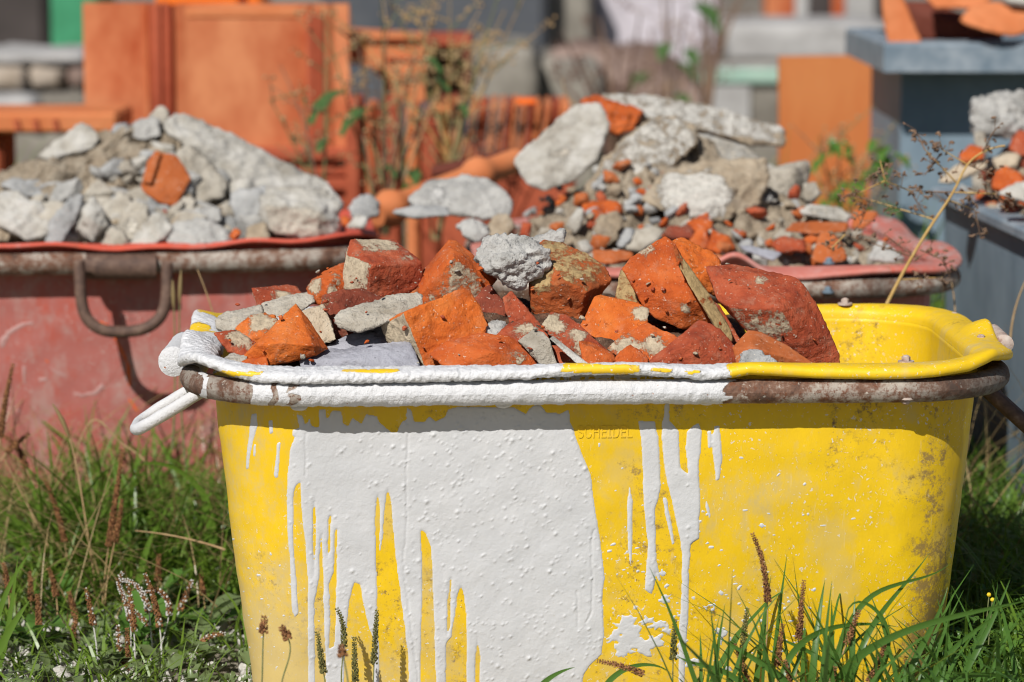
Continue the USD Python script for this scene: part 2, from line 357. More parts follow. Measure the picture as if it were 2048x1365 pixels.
def build_body(t, N, mat, node, zlow=.0, lowfn=None, grimefn=None):
    S = np.linspace(-t.P / 2, t.P / 2, N, endpoint=False)
    zs = np.linspace(.0, t.H - .018, 70)
    outer = [t.wall(S, np.full(N, z)) for z in zs]
    inner = [t.wall(S, np.full(N, z), -.006) for z in zs[::-1][:-4]]
    bott = inner[-1].copy(); cen = bott.mean(0)
    rings = outer + inner + [cen + (bott - cen) * k for k in (.6, .02)]
    m = loft(rings)
    v = np.asarray(m.vertices); at_ = {}
    if lowfn: at_['low'] = lowfn(v)
    if grimefn: at_['grime'] = grimefn(v)
    obj('basin', m, mat, node, smooth=True, attrs=at_)
def build_lip(t, N, mat, node, warp, paintfn=None, name='lip', bulge=None, crust=0.0, zs=1.0):
    S = np.linspace(-t.P / 2, t.P / 2, N, endpoint=False); L, H = t.lip, t.H
    prof = [(-.0063, -.019), (-.0055, -.014), (-.0035, -.008), (.001, -.004), (.010, 0), (.024, .0012), (L-.016, .0006), (L-.008, -.001), (L-.002, -.004), (L, -.009),
            (L-.001, -.0135), (L-.005, -.0165), (L-.010, -.0165), (L-.014, -.013), (.014, -.011), (.005, -.014), (.002, -.03)]
    prof = list(spline([(a, b, 0) for a, b in prof], 44)[:, :2])
    w = warp(S); rings = []
    for o, z in prof:
        k = np.clip((o - .004) / (L - .01), 0, 1)
        oo = o + (0 if bulge is None else k * bulge(S)); xy, _ = t.xy(S, np.full(N, 0.) + oo)
        zz = H + z * (zs if z > -.02 else 1) + k * w
        P = np.concatenate([xy, np.broadcast_to(zz, (N,))[:, None]], 1)
        P[:, 2] += .0012 * fb(P, 60, 3, 3)
        rings.append(P)
    m = loft(rings[::-1]); m.invert()
    v = np.asarray(m.vertices); pa = paintfn(v) if paintfn else np.zeros(len(v))
    k = np.clip(pa * 2.2 - 1.0, 0, 1) * crust; m.vertices = v + m.vertex_normals * (k * (.0022 * (fb(v, 45, 3, 8) + .25) + .0050 * np.clip(fb(v, 120, 3, 6), -.1, 1) + .0040 * np.clip(fb(v, 230, 2, 16), -.1, 1)))[:, None]
    obj(name, m, mat, node, smooth=True, attrs={'paint': pa})
def build_pipe(t, N, mat, node, paintfn=None, darkfn=None, r=.0165, dz=-.034, din=.020):
    S = np.linspace(-t.P / 2, t.P / 2, N, endpoint=False)
    xy, n = t.xy(S, np.full(N, t.lip - din)); P = np.concatenate([xy, np.full((N, 1), t.H + dz)], 1)
    P[:, 2] += .004 * fb(P, 3, 2, 5)
    ang = np.linspace(0, 2 * np.pi, 20, endpoint=False)
    n3 = np.concatenate([n, np.zeros((N, 1))], 1)
    rings = np.stack([P + r * (math.cos(a) * n3 + math.sin(a) * np.array([0, 0, 1.])) for a in np.r_[ang, 0]])
    m = loft(rings); v = np.asarray(m.vertices); q = {}
    v = v + m.vertex_normals * (.0018 * np.clip(fb(v, 110, 3, 11), -.12, 1) * (1 + (2 * paintfn(v) if paintfn else 0)))[:, None]; m.vertices = v
    if paintfn: q['paint'] = paintfn(v)
    if darkfn: q['dark'] = darkfn(v)
    obj('rim_pipe', m, mat, node, smooth=True, attrs=q)
def rounded_u(p0, p1, across, r, n=10):
    """handle of bent rod: legs from p0 and p0+across to p1 and p1+across"""
    across = np.asarray(across, float); L = np.linalg.norm(across); u = across / L; d = (p1 - p0) / np.linalg.norm(p1 - p0); R = min(.035, L * .45)
    pts = [p0 + (p1 - d * R - p0) * k for k in np.linspace(0, 1, 6)]
    for a in np.linspace(0, np.pi / 2, n)[1:]: pts.append(p1 - d * R + u * R - u * R * math.cos(a) + d * R * math.sin(a))
    for k in np.linspace(0, 1, 5)[1:-1]: pts.append(p1 + u * R + (across - 2 * u * R) * k)
    for a in np.linspace(0, np.pi / 2, n): pts.append(p1 + across - u * R - d * R + u * R * math.sin(a) + d * R * math.cos(a))
    q = p0 + across; e = p1 + across - d * R
    pts += [e + (q - e) * k for k in np.linspace(0, 1, 6)[1:]]
    return np.array(pts)
def bolt(name, P, up, mat, parent, R=.011, hexr=.006):
    z = np.array([0, 0, 1.]); up = np.asarray(up, float)
    w = trimesh.creation.cylinder(R, .003, sections=18); h = trimesh.creation.cylinder(hexr, .006, sections=6); h.apply_translation([0, 0, .004])
    dome = trimesh.creation.icosphere(2, hexr * .8); dome.apply_scale([1, 1, .5]); dome.apply_translation([0, 0, .007])
    m = cat([w, h, dome]); m.apply_transform(trimesh.geometry.align_vectors(z, up)); m.apply_translation(P)
    obj(name, m, mat, parent)

def coat(t, inv, add, sub, thick, res, bumps=0, cracks=(), seed=1, zmin=.03, soft=.006):
    """a layer of dried paint on the tub's wall: outlines traced in photograph pixels, carried on to the wall, built as a raised sheet"""
    conv = lambda poly: [p for p in inv(np.asarray(poly, float)) if not np.isnan(p[0])]
    A = [(conv(p), k) for p, k in add]; Bs = [conv(p) for p in sub]; K = [conv(p) for p in cracks]
    allp = np.concatenate([np.array(p) for p, _ in A if len(p) > 2])
    s0, z0 = allp.min(0) - .012; s1, z1 = allp.max(0) + .012; z0 = max(z0, zmin)
    ss = 3; nx, nz = int((s1 - s0) / res) + 1, int((z1 - z0) / res) + 1
    from PIL import Image, ImageDraw
    def raster(polys):
        im = Image.new('L', (nx * ss, nz * ss)); d = ImageDraw.Draw(im)
        for p in polys:
            if len(p) > 2: d.polygon([((x - s0) / res * ss, (z - z0) / res * ss) for x, z in p], fill=255)
        return np.asarray(im) > 127
    big = raster([p for p, _ in A]); cut = raster(Bs) if Bs else np.zeros_like(big)
    m = big & ~cut
    sd = (ndimage.distance_transform_edt(m) - ndimage.distance_transform_edt(~m)) * res / ss
    sd = ndimage.gaussian_filter(sd, 1.6)[ss//2::ss, ss//2::ss][:nz, :nx]
    Sg, Zg = np.meshgrid(s0 + np.arange(nx) * res, z0 + np.arange(nz) * res); p3 = np.stack([Sg, Zg, Sg * 0], -1)
    sd = sd + .0012 * fb(p3, 90, 3, seed) * 2
    e = np.clip(sd / soft, 0, 1); h = thick * np.sqrt(np.clip(1 - (1 - e) ** 2, 0, 1)) * (1 + 1.0 * fb(p3, 9, 3, seed + 2) + .35 * fb(p3 * [1, .3, 1], 40, 3, seed + 3))
    rng = np.random.default_rng(seed); add_h = np.zeros_like(h)
    for i in range(bumps):
        bx, bz = rng.integers(4, nx - 4), rng.integers(4, nz - 4)
        if sd[bz, bx] < .004: continue
        if fb(np.array([[bx * res, bz * res, 3.]]), 7, 2, 5)[0] < -.08 and rng.random() < .75: continue
        r = rng.uniform(.0010, .0019) * (1 if rng.random() < .9 else 1.5); k = int(3 * r / res) + 1
        y0, y1, x0, x1 = max(0, bz - k), min(nz, bz + k + 1), max(0, bx - k), min(nx, bx + k + 1)
        dx = (np.arange(x0, x1) - bx)[None] * res + rng.normal(0, .0004); dz = (np.arange(y0, y1) - bz)[:, None] * res
        add_h[y0:y1, x0:x1] = np.maximum(add_h[y0:y1, x0:x1], r * rng.uniform(.5, .95) * np.exp(-(dx ** 2 + dz ** 2) / (r * r * .9)))
    h = h + add_h + .0005 * fb(p3, 160, 3, seed + 4)
    for c in K:
        c = np.array(c); q = spline(c, 500); q[:, 0] += .004 * fb(np.c_[q, q[:, 0] * 0], 60, 3, seed)
        d, _ = cKDTree(q).query(np.stack([Sg.ravel(), Zg.ravel()], -1)); h = h - .0016 * np.exp(-(d.reshape(h.shape) / .0011) ** 2)
    h = np.where(sd > 0, np.maximum(h, .0002) * np.clip(sd / .0015, 0.1, 1), sd * .8 - .0006)
    P = t.wall(Sg, Zg); _, n = t.xy(Sg, np.zeros_like(Sg)); P[..., :2] += n * np.maximum(h, -.004)[..., None]
    idx = np.arange(nz * nx).reshape(nz, nx); keep = sd > -res * 2.2
    kq = keep[:-1, :-1] & keep[1:, :-1] & keep[:-1, 1:] & keep[1:, 1:]
    a, b, c, d = idx[:-1, :-1][kq], idx[:-1, 1:][kq], idx[1:, 1:][kq], idx[1:, :-1][kq]
    F = np.concatenate([np.stack([a, b, c], -1), np.stack([a, c, d], -1)])
    mm = trimesh.Trimesh(P.reshape(-1, 3), F, process=False); mm.remove_unreferenced_vertices()
    return mm

# ---------------------------------------------------------------- the ground
ground = loft(np.stack([np.stack([np.full(60, x), np.linspace(0, 1, 60) ** 2 * 300 - 5, np.zeros(60)], -1) for x in np.r_[-300, np.linspace(-6, 6, 30), 300]]), False)
v = np.asarray(ground.vertices).copy(); near = np.abs(v[:, 0]) < 10; v[near, 2] += .03 * fb(v[near], 1.5, 3, 2) - .015; ground.vertices = v
if ground.face_normals[:, 2].mean() < 0: ground.invert()
obj('ground', ground, 'soil', smooth=True, kind='structure', label='trampled soil and gravel of the builders yard', cat='ground')
# ================================================================ the yellow mortar tub
YT = Tub(.110, 4.315, 2.0, 1.15, .67, .512, taper=.058)
ytub = thing('mortar_tub', 'yellow plastic mortar tub splashed with grey-white paint, heaped with broken bricks', 'mortar tub', (.11, 4.315, 0))
yinv = YT.inverse()
rs_ = lambda x, a, b: np.clip((x - a) / (b - a) + .5, 0, 1)
sm = lambda x, a, b: np.clip((x - a) / (b - a), 0, 1)
def ylow(v):
    return np.clip(1.05 - v[:, 2] / .42, 0, 1) * np.clip(.30 + .75 * sm(-v[:, 0], .0, .34), 0, 1) + .22 * np.clip(1 - v[:, 2] / .26, 0, 1) + .25 * sm(-v[:, 0], .2, .36)
def ygrime(v):
    c = np.exp(-((v[:, 0] - .575) / .035) ** 2) * (v[:, 1] < 4.3) * .52 + np.exp(-((v[:, 0] - .19) / .10) ** 2) * .36 * (v[:, 2] > .25) + .34 * np.clip(1.2 - v[:, 2] / .25, 0, 1) * (v[:, 0] > .15) + .22 * (v[:, 0] > .1)
    return c
build_body(YT, 700, 'yellow_plastic', ytub, lowfn=ylow, grimefn=ygrime)
# wavy, torn-up lip: heights of its front edge read from the photograph
wx = np.array([345, 430, 480, 600, 850, 1000, 1060, 1110, 1180, 1250, 1330, 1390, 1420, 1450, 1500, 1560, 1640, 1750, 1850, 1950, 2010])
wp = np.array([742, 744, 748, 748, 744, 740, 738, 733, 729, 727, 732, 739, 741, 737, 728, 731, 736, 738, 736, 728, 712])
ftop = lambda px: np.array([proj(np.array([[at(p, 740, 4.0)[0], 3.985 + .035 * at(p, 740, 4.0)[0], .512]]))[0, 1] for p in px])
wdz = -(wp - 4 - ftop(wx)) / 1527.0
wX = np.array([at(p, 740, 4.0)[0] for p in wx])
def ywarp(S):
    xy, n = YT.xy(S, np.full(len(S), .05)); w = np.interp(xy[:, 0], wX, wdz)
    front = np.clip(-n[:, 1] * 1.6, 0, 1)
    left = np.clip(-n[:, 0], 0, 1); right = np.clip(n[:, 0], 0, 1); back = np.clip(n[:, 1], 0, 1)
    w = w * front + left * (.010 * np.sin(xy[:, 1] * 30) + .006) + back * .006 * np.sin(xy[:, 0] * 9 + 1)
    w += right * .020 * np.exp(-((xy[:, 1] - 4.33) / .045) ** 2)                 # the kink thrown up on the right side
    return w
yellow_spots = [(430, 535, 748, 5), (690, 795, 742, 3.2), (1120, 1290, 738, 9), (1300, 1345, 741, 5), (1455, 2100, 735, 40), (1370, 1405, 745, 4)]
def ylip_paint(v):
    p = proj(v); pa = np.full(len(v), .95)
    cy = v[:, 1]; x = v[:, 0]
    front = cy < 4.12
    for x0, x1, yy, h in yellow_spots:
        wv = 50 * fb(v * [.4, 1, 1], 50, 4, 4); mx = np.clip(np.minimum(p[:, 0] - x0 + wv, x1 - p[:, 0] + wv) / 30, -1, 1)
        my = np.clip(1.2 - (np.abs(p[:, 1] - yy) / h + 1.2 * fb(v, 40, 3, 9)) , -1, 1)
        inside = np.clip(np.minimum(mx, my), -1, 1)
        pa = np.where(front, np.minimum(pa, .5 - .5 * inside - .0 + (inside < 0) * .5), pa)
    pa = np.where(front, pa, np.where(x < -.26, .85, np.where(cy > 4.5, np.where(x < .0, .8, 0), 0)))
    for c, r in ((at(400, 650, 4.52), .035), (at(425, 660, 4.5), .04), (at(415, 690, 4.33), .016), (at(388, 665, 4.36), .02)):
        d = np.linalg.norm((v - c) * [1, .7, 1], axis=1); pa = np.where(d < r * 1.6, np.minimum(pa, .15 + .5 * np.clip(d / r - .6, 0, 1.5)), pa)
    return np.where((x > .36), np.minimum(pa, .12), pa)
build_lip(YT, 1500, 'yellow_plastic', ytub, ywarp, ylip_paint, crust=1.0)
def ypipe_paint(v):
    p = proj(v); ragged = 110 * fb(v * [.4, 1, 1], 60, 4, 2); a = np.clip(np.minimum((p[:, 0] + ragged - 585) / 40, (1450 + 1.3 * ragged - p[:, 0]) / 60) + .5, 0, 1)
    for x0, x1 in ((400, 413), (500, 540), (552, 575)): a = np.maximum(a, .85 * np.clip(np.minimum(p[:, 0] + .25 * ragged - x0, x1 - p[:, 0] - .25 * ragged) / 8 + .5, 0, 1))
    return np.where(v[:, 1] > 4.13, np.where(v[:, 0] < -.3, .75, .1), a)
def ypipe_dark(v): return np.clip(sm(v[:, 0], .50, .62) + sm(-v[:, 0], .30, .40) * .5, 0, 1) * .9
build_pipe(YT, 1500, 'rust_metal', ytub, ypipe_paint, ypipe_dark)
# paint: the broad coat with its yellow gaps, and the runs beside it
c6 = lambda P: [(400 + .4504 * x, 750 + .4504 * y) for x, y in P]
c7 = lambda P: [(1150 + .4873 * x, 700 + .4873 * y) for x, y in P]
main = c6([(445,225),(430,170),(455,180),(470,222),(490,190),(500,222),(530,232),(528,150),(560,150),(565,205),(590,155),(630,160),(640,212),(660,225),(680,185),(720,215),(740,170),(790,180),(800,205),(850,250),(878,252),(888,220),(905,195),(918,205),(920,140),(940,150),(955,205),(1000,205),(1020,180),(1050,202),(1090,185),(1105,150),(1150,138),(1400,142),(1450,175),(1462,150),(1490,130),(1515,132),(1540,165),(1580,162),(1600,172),(1640,150),(1648,205),(1690,320),(1738,440),(1758,600),(1785,760),(1800,900),(1788,1000),(1798,1150),(1785,1240),(1735,1290),(1705,1330),(1690,1500),(482,1500),(482,900),(470,750),(452,600),(450,470),(420,500),(392,450),(405,320)])
drip1 = c6([(392,400),(388,560),(390,700),(400,820),(410,1050),(424,1077),(439,1058),(430,900),(416,750),(418,540),(435,450)])
sub = [c6(p) for p in (
    [(511,550),(505,650),(509,890),(516,700)],
    [(543,705),(549,1000),(556,1200),(562,1500),(518,1500),(512,1010),(535,900),(537,760)],
    [(608,685),(607,860),(602,1100),(596,1200),(577,1215),(583,1050),(578,930),(600,870),(604,700)],
    [(582,625),(579,780),(571,800),(575,650)],
    [(690,920),(712,930),(740,1080),(775,1200),(772,1500),(640,1500),(650,1150),(670,1000)],
    [(792,535),(782,640),(786,740),(790,1000),(800,1250),(800,1500),(930,1500),(925,1250),(895,1000),(870,800),(858,680),(850,560),(836,510),(822,600),(818,720),(806,785),(796,780),(799,600)],
    [(985,690),(1000,700),(1025,760),(1032,880),(1038,1050),(1045,1250),(1050,1500),(980,1500),(985,1250),(990,1000),(990,800)],
    [(1160,940),(1170,960),(1183,1060),(1185,1200),(1185,1500),(1092,1500),(1100,1190),(1120,1165),(1136,1080),(1146,980)],
    [(1117,900),(1112,1100),(1103,1150),(1105,1000)],
    [(1235,1165),(1245,1250),(1235,1500),(1226,1300)])]
rp = random.Random(5)
small = [(c6(p), 1) for p in (
    [(230,170),(255,170),(258,220),(240,285),(225,350),(218,415),(207,420),(205,400),(215,300)], [(305,200),(325,195),(328,255),(312,265)],
    [(345,300),(360,295),(355,380),(350,452),(337,460),(330,442),(341,350)], [(414,242),(440,235),(430,280),(412,270)], [(240,305),(252,305),(246,362),(238,360)],
    [(832,600),(862,757),(868,750),(842,600)], [(78,290),(84,290),(108,430),(112,545),(104,540),(92,420)], [(540,305),(546,305),(545,330),(540,328)])]
right = [(c7(p), 1) for p in (
    [(262,290),(330,290),(350,400),(356,560),(332,660),(336,850),(327,980),(314,1003),(288,985),(295,900),(300,780),(285,640),(280,500),(272,360)],
    [(358,290),(395,290),(430,330),(435,480),(468,512),(455,400),(465,330),(510,295),(525,332),(512,480),(517,600),(512,772),(490,785),(478,800),(470,900),(466,1100),(455,1300),(450,1500),(425,1500),(430,1150),(440,980),(440,820),(425,740),(400,620),(372,500),(360,400)],
    [(362,570),(382,620),(412,790),(402,800),(368,660)], [(545,330),(562,330),(562,400),(549,404)], [(574,310),(596,305),(607,440),(596,530),(580,537),(570,440),(563,380)],
    [(226,545),(239,620),(236,860),(228,887),(219,800),(215,640)], [(539,595),(561,680),(553,697),(539,640)],
    [(336,850),(355,945),(347,950),(330,900)], [(95,380),(108,380),(106,400),(98,400)], [(372,215),(388,215),(392,300),(360,300)])]
def blob(cx, cy, rx, ry, ragged=.45, n=18, tilt=0):
    out = []
    for i in range(n):
        a = 2 * math.pi * i / n; k = 1 + rp.uniform(-ragged, ragged)
        x, y = rx * k * math.cos(a), ry * k * math.sin(a)
        out.append((cx + x * math.cos(tilt) - y * math.sin(tilt), cy + x * math.sin(tilt) + y * math.cos(tilt)))
    return out
splat = []
for cx, cy, rx, ry in ((205,1130,52,30),(245,1160,40,34),(160,1180,34,20),(300,1110,34,16),(345,1130,40,15),(285,1215,58,30),(205,1225,34,34),(370,1022,22,16),(590,1150,26,14),(600,1165,20,28),(602,995,12,11),(360,915,15,13),(570,1045,20,8),(490,1015,9,8),(250,1055,12,9),(380,1150,22,20),(240,1100,24,16),(730,1155,10,9),(690,1110,9,7),(890,1110,20,7),(770,1110,18,6),(620,1310,24,12),(330,1190,34,26),(1020,720,16,5),(770,720,15,7),(1145,690,14,6),(470,1280,30,20)):
    splat.append((c7(blob(cx, cy, rx, ry, .6, 26)), 1))
for i in range(330):
    cx = rp.uniform(100, 1000); cy = 380 + 900 * rp.random() ** .6; r = rp.choice((2.5, 3, 3.5, 4.5, 6))
    splat.append((c7(blob(cx, cy, r * rp.uniform(1, 2.2), r, .35, 9, rp.uniform(-.8, .3))), 1))
left2 = []
for i in range(150):
    cx = rp.uniform(120, 800); cy = 620 + 700 * rp.random() ** .6; r = rp.choice((2.5, 3, 4, 5))
    left2.append((c6(blob(cx, cy, r * rp.uniform(1, 1.8), r, .35, 9)), 1))
obj('paint_coat', coat(YT, yinv, [(main, 1), (drip1, 1)] + small, sub, .0010, .0016, 1300, [c6(p) for p in ([(920,170),(925,300),(915,500),(917,700),(905,820),(925,1000),(940,1150),(965,1300),(960,1480)], [(1745,690),(1740,850),(1745,950),(1720,1100)], [(1672,960),(1680,1130)], [(465,260),(470,450)])], 3), 'wall_paint', ytub, smooth=True)
obj('paint_run', coat(YT, yinv, right, [c7([(352,360),(365,500),(372,620),(355,560)])], .0012, .0016, 320, (), 8), 'wall_paint', ytub, smooth=True)
obj('paint_fleck', coat(YT, yinv, left2 + splat, [], .0007, .0016, 0, (), 12, soft=.003), 'wall_paint', ytub, smooth=True, kind='stuff')
# raised lettering of the maker under the rim
txt = meshkit.text_mesh('SCHEIDEL', .0165, .0019, False)
tv = np.asarray(txt.vertices).copy(); tv[:, 0] *= (112 / 1527) / (tv[:, 0].max() - tv[:, 0].min()); tv[:, 0] -= tv[:, 0].min()
s0, z0 = yinv(np.array([[1155, 876]]))[0]
W_ = YT.wall(s0 + tv[:, 0], z0 + tv[:, 1]); _, n_ = YT.xy(s0 + tv[:, 0], np.zeros(len(tv))); W_[:, :2] += n_ * (tv[:, 2] - .0008)[:, None]; txt.vertices = W_
obj('raised_lettering', txt, 'yellow_plastic', ytub, smooth=False)
# handles with their sleeves, bolts
p0, p1 = at(400, 786, 4.22), at(268, 866, 4.22)
hu = rounded_u(p0, p1, [-.004, .105, .0], .010); hm = tube(hu, .0088, 14); hv = np.asarray(hm.vertices); hm.vertices = hv + hm.vertex_normals * (.0022 * fb(hv, 110, 3, 3))[:, None]
obj('handle', hm, 'rust_white', ytub, smooth=True, attrs={'paint': np.full(len(hv), .66)}, label='left handle caked in white paint')
for nm, P, L, R, mt, pv in (('handle_sleeve', at(358, 708, 4.28), .15, .021, 'rust_white', .70), ('handle_sleeve', at(1996, 678, 4.34), .11, .0135, 'pale_rust', 0)):
    q = np.array([P + [0, t_, 0] for t_ in np.linspace(-L / 2, L / 2, 24)]); m = tube(q, R, 18); vv = np.asarray(m.vertices); m.vertices = vv + m.vertex_normals * (.003 * fb(vv, 70, 3, 5))[:, None]
    obj(nm, m, mt, ytub, smooth=True, attrs={'paint': np.full(len(vv), pv)})
p0, p1 = at(1968, 775, 4.24), at(2075, 872, 4.24)
obj('handle', tube(rounded_u(p0, p1, [0, .13, 0], .01), .0105, 12), 'rust_brown', ytub, label='bare rusty right handle')
for px, py, Y in ((1812, 724, 4.035), (1690, 608, 4.62), (1908, 637, 4.52), (1962, 682, 4.26)):
    P = at(px, py, Y); bolt('bolt', P, [0, 0, 1], 'pale_rust', ytub)
for px, mt in ((1812, 'pale_rust'),):
    bolt('bolt_end', at(px, 796, 4.01), [0, 0, -1], mt, ytub)
for px, py in ((598, 812), (1007, 806), (1413, 800)):
    b = trimesh.creation.icosphere(3, .012); b.apply_scale([1.05, 1, .6]); bv = np.asarray(b.vertices); b.vertices = bv * (1 + .35 * fb(bv, 90, 2, int(px)))[:, None]; b.apply_translation(at(px, py, 4.015))
    obj('bolt_end', b, 'wall_paint', ytub, smooth=True, label='bolt end under a lump of paint')

# ================================================================ rubble, piece by piece
zz3 = lambda X, Y: (400 + .29297 * X, 440 + .29297 * Y)
zz4 = lambda X, Y: (950 + .36621 * X, 440 + .36621 * Y)
zl = lambda X, Y: (.37109 * X, 200 + .37109 * Y)
zr2 = lambda X, Y: (740 + .29297 * X, 170 + .29297 * Y)
zr3 = lambda X, Y: (1280 + .33203 * X, 200 + .33203 * Y)
full = lambda X, Y: (X, Y)
name_pool = None
def chunk(name, label, cat, crop, pts, Y, thick, mat, rough=1.0, spots=(), edge=.003, group=None, shrink=.8, rnd=1, flat=False, parent=None):
    P2 = np.array([crop(p[0], p[1]) for p in pts], float); D = np.array([p[2] if len(p) > 2 else 0 for p in pts], float) / 100
    front = np.array([at(a, b, Y - d) for (a, b), d in zip(P2, D)])
    c2 = P2.mean(0); P2 = c2 + 1.05 * (P2 - c2)
    front = np.array([at(a, b, Y - d) for (a, b), d in zip(P2, D)]); back = np.array([at(*(c2 + shrink * (q - c2)), Y + thick / 100) for q in P2])
    h = m3.Manifold.hull_points(np.vstack([front, back]).astype(np.float64)).refine_to_length(edge).to_mesh()
    m = trimesh.Trimesh(np.array(h.vert_properties[:, :3], float), np.array(h.tri_verts), process=True)
    n0 = m.vertex_normals.copy(); v0 = np.asarray(m.vertices).copy()
    sd = int(abs(P2[0, 0] * 7 + P2[0, 1] * 3)) % 997
    if rnd: trimesh.smoothing.filter_laplacian(m, lamb=.4, iterations=rnd, volume_constraint=False)
    v = np.asarray(m.vertices).copy(); n = m.vertex_normals
    f1 = fb(v, 22, 3, sd); f2 = fb(v, 70, 3, sd + 1); f3 = fb(v, 190, 2, sd + 2)
    step = np.round(fb(v, 30, 2, sd + 5) * 7) / 7
    rdg = np.abs(fb(v, 38, 3, sd + 11)); v = v + n * (.0015 * min(1, rough * 2) + rough * (.009 * f1 + .007 * f2 + .008 * f3 + .004 * fb(v, 360, 2, sd + 4) + .006 * step + .014 * (.1 - rdg)))[:, None]
    # knocked edges and small hollows
    pit = np.clip(fb(v, 48, 2, sd + 8) - .17, 0, 1); v = v - n * (rough * .030 * pit)[:, None]
    m.vertices = v
    if name_pool is not None: name_pool.append(v[::4])
    mort = np.zeros(len(v))
    for s_ in spots:
        px, py = crop(s_[0], s_[1]); sc = crop(1, 0)[0] - crop(0, 0)[0]; R = s_[2] * sc / (FPX / Y)
        k = s_[3] if len(s_) > 3 else 1.0
        q = proj(v0); fr = (n0[:, 1] * CP - n0[:, 2] * SP) < .25
        dd = np.where(fr, np.hypot(q[:, 0] - px, q[:, 1] - py), 1e9); i = int(dd.argmin()); dist = np.linalg.norm(v0 - v0[i], axis=1)
        if len(s_) > 4: w = np.clip((n0 @ n0[i] - .80) / .12, 0, 1) * k * np.clip(2.2 - 1.2 * dist / R, 0, 1)
        else: w = np.clip(1.5 - dist / R, 0, 1) * k
        mort = np.maximum(mort, w)
    return obj(name, m, mat, parent, smooth=55 if False else True, attrs={'mortar': mort}, label=label, cat=cat, group=group)
F = 'face'
BR = 'broken bricks heaped in the yellow tub'
def Yd(py): return 4.12 + max(0, (712 - py)) / 215 * .30
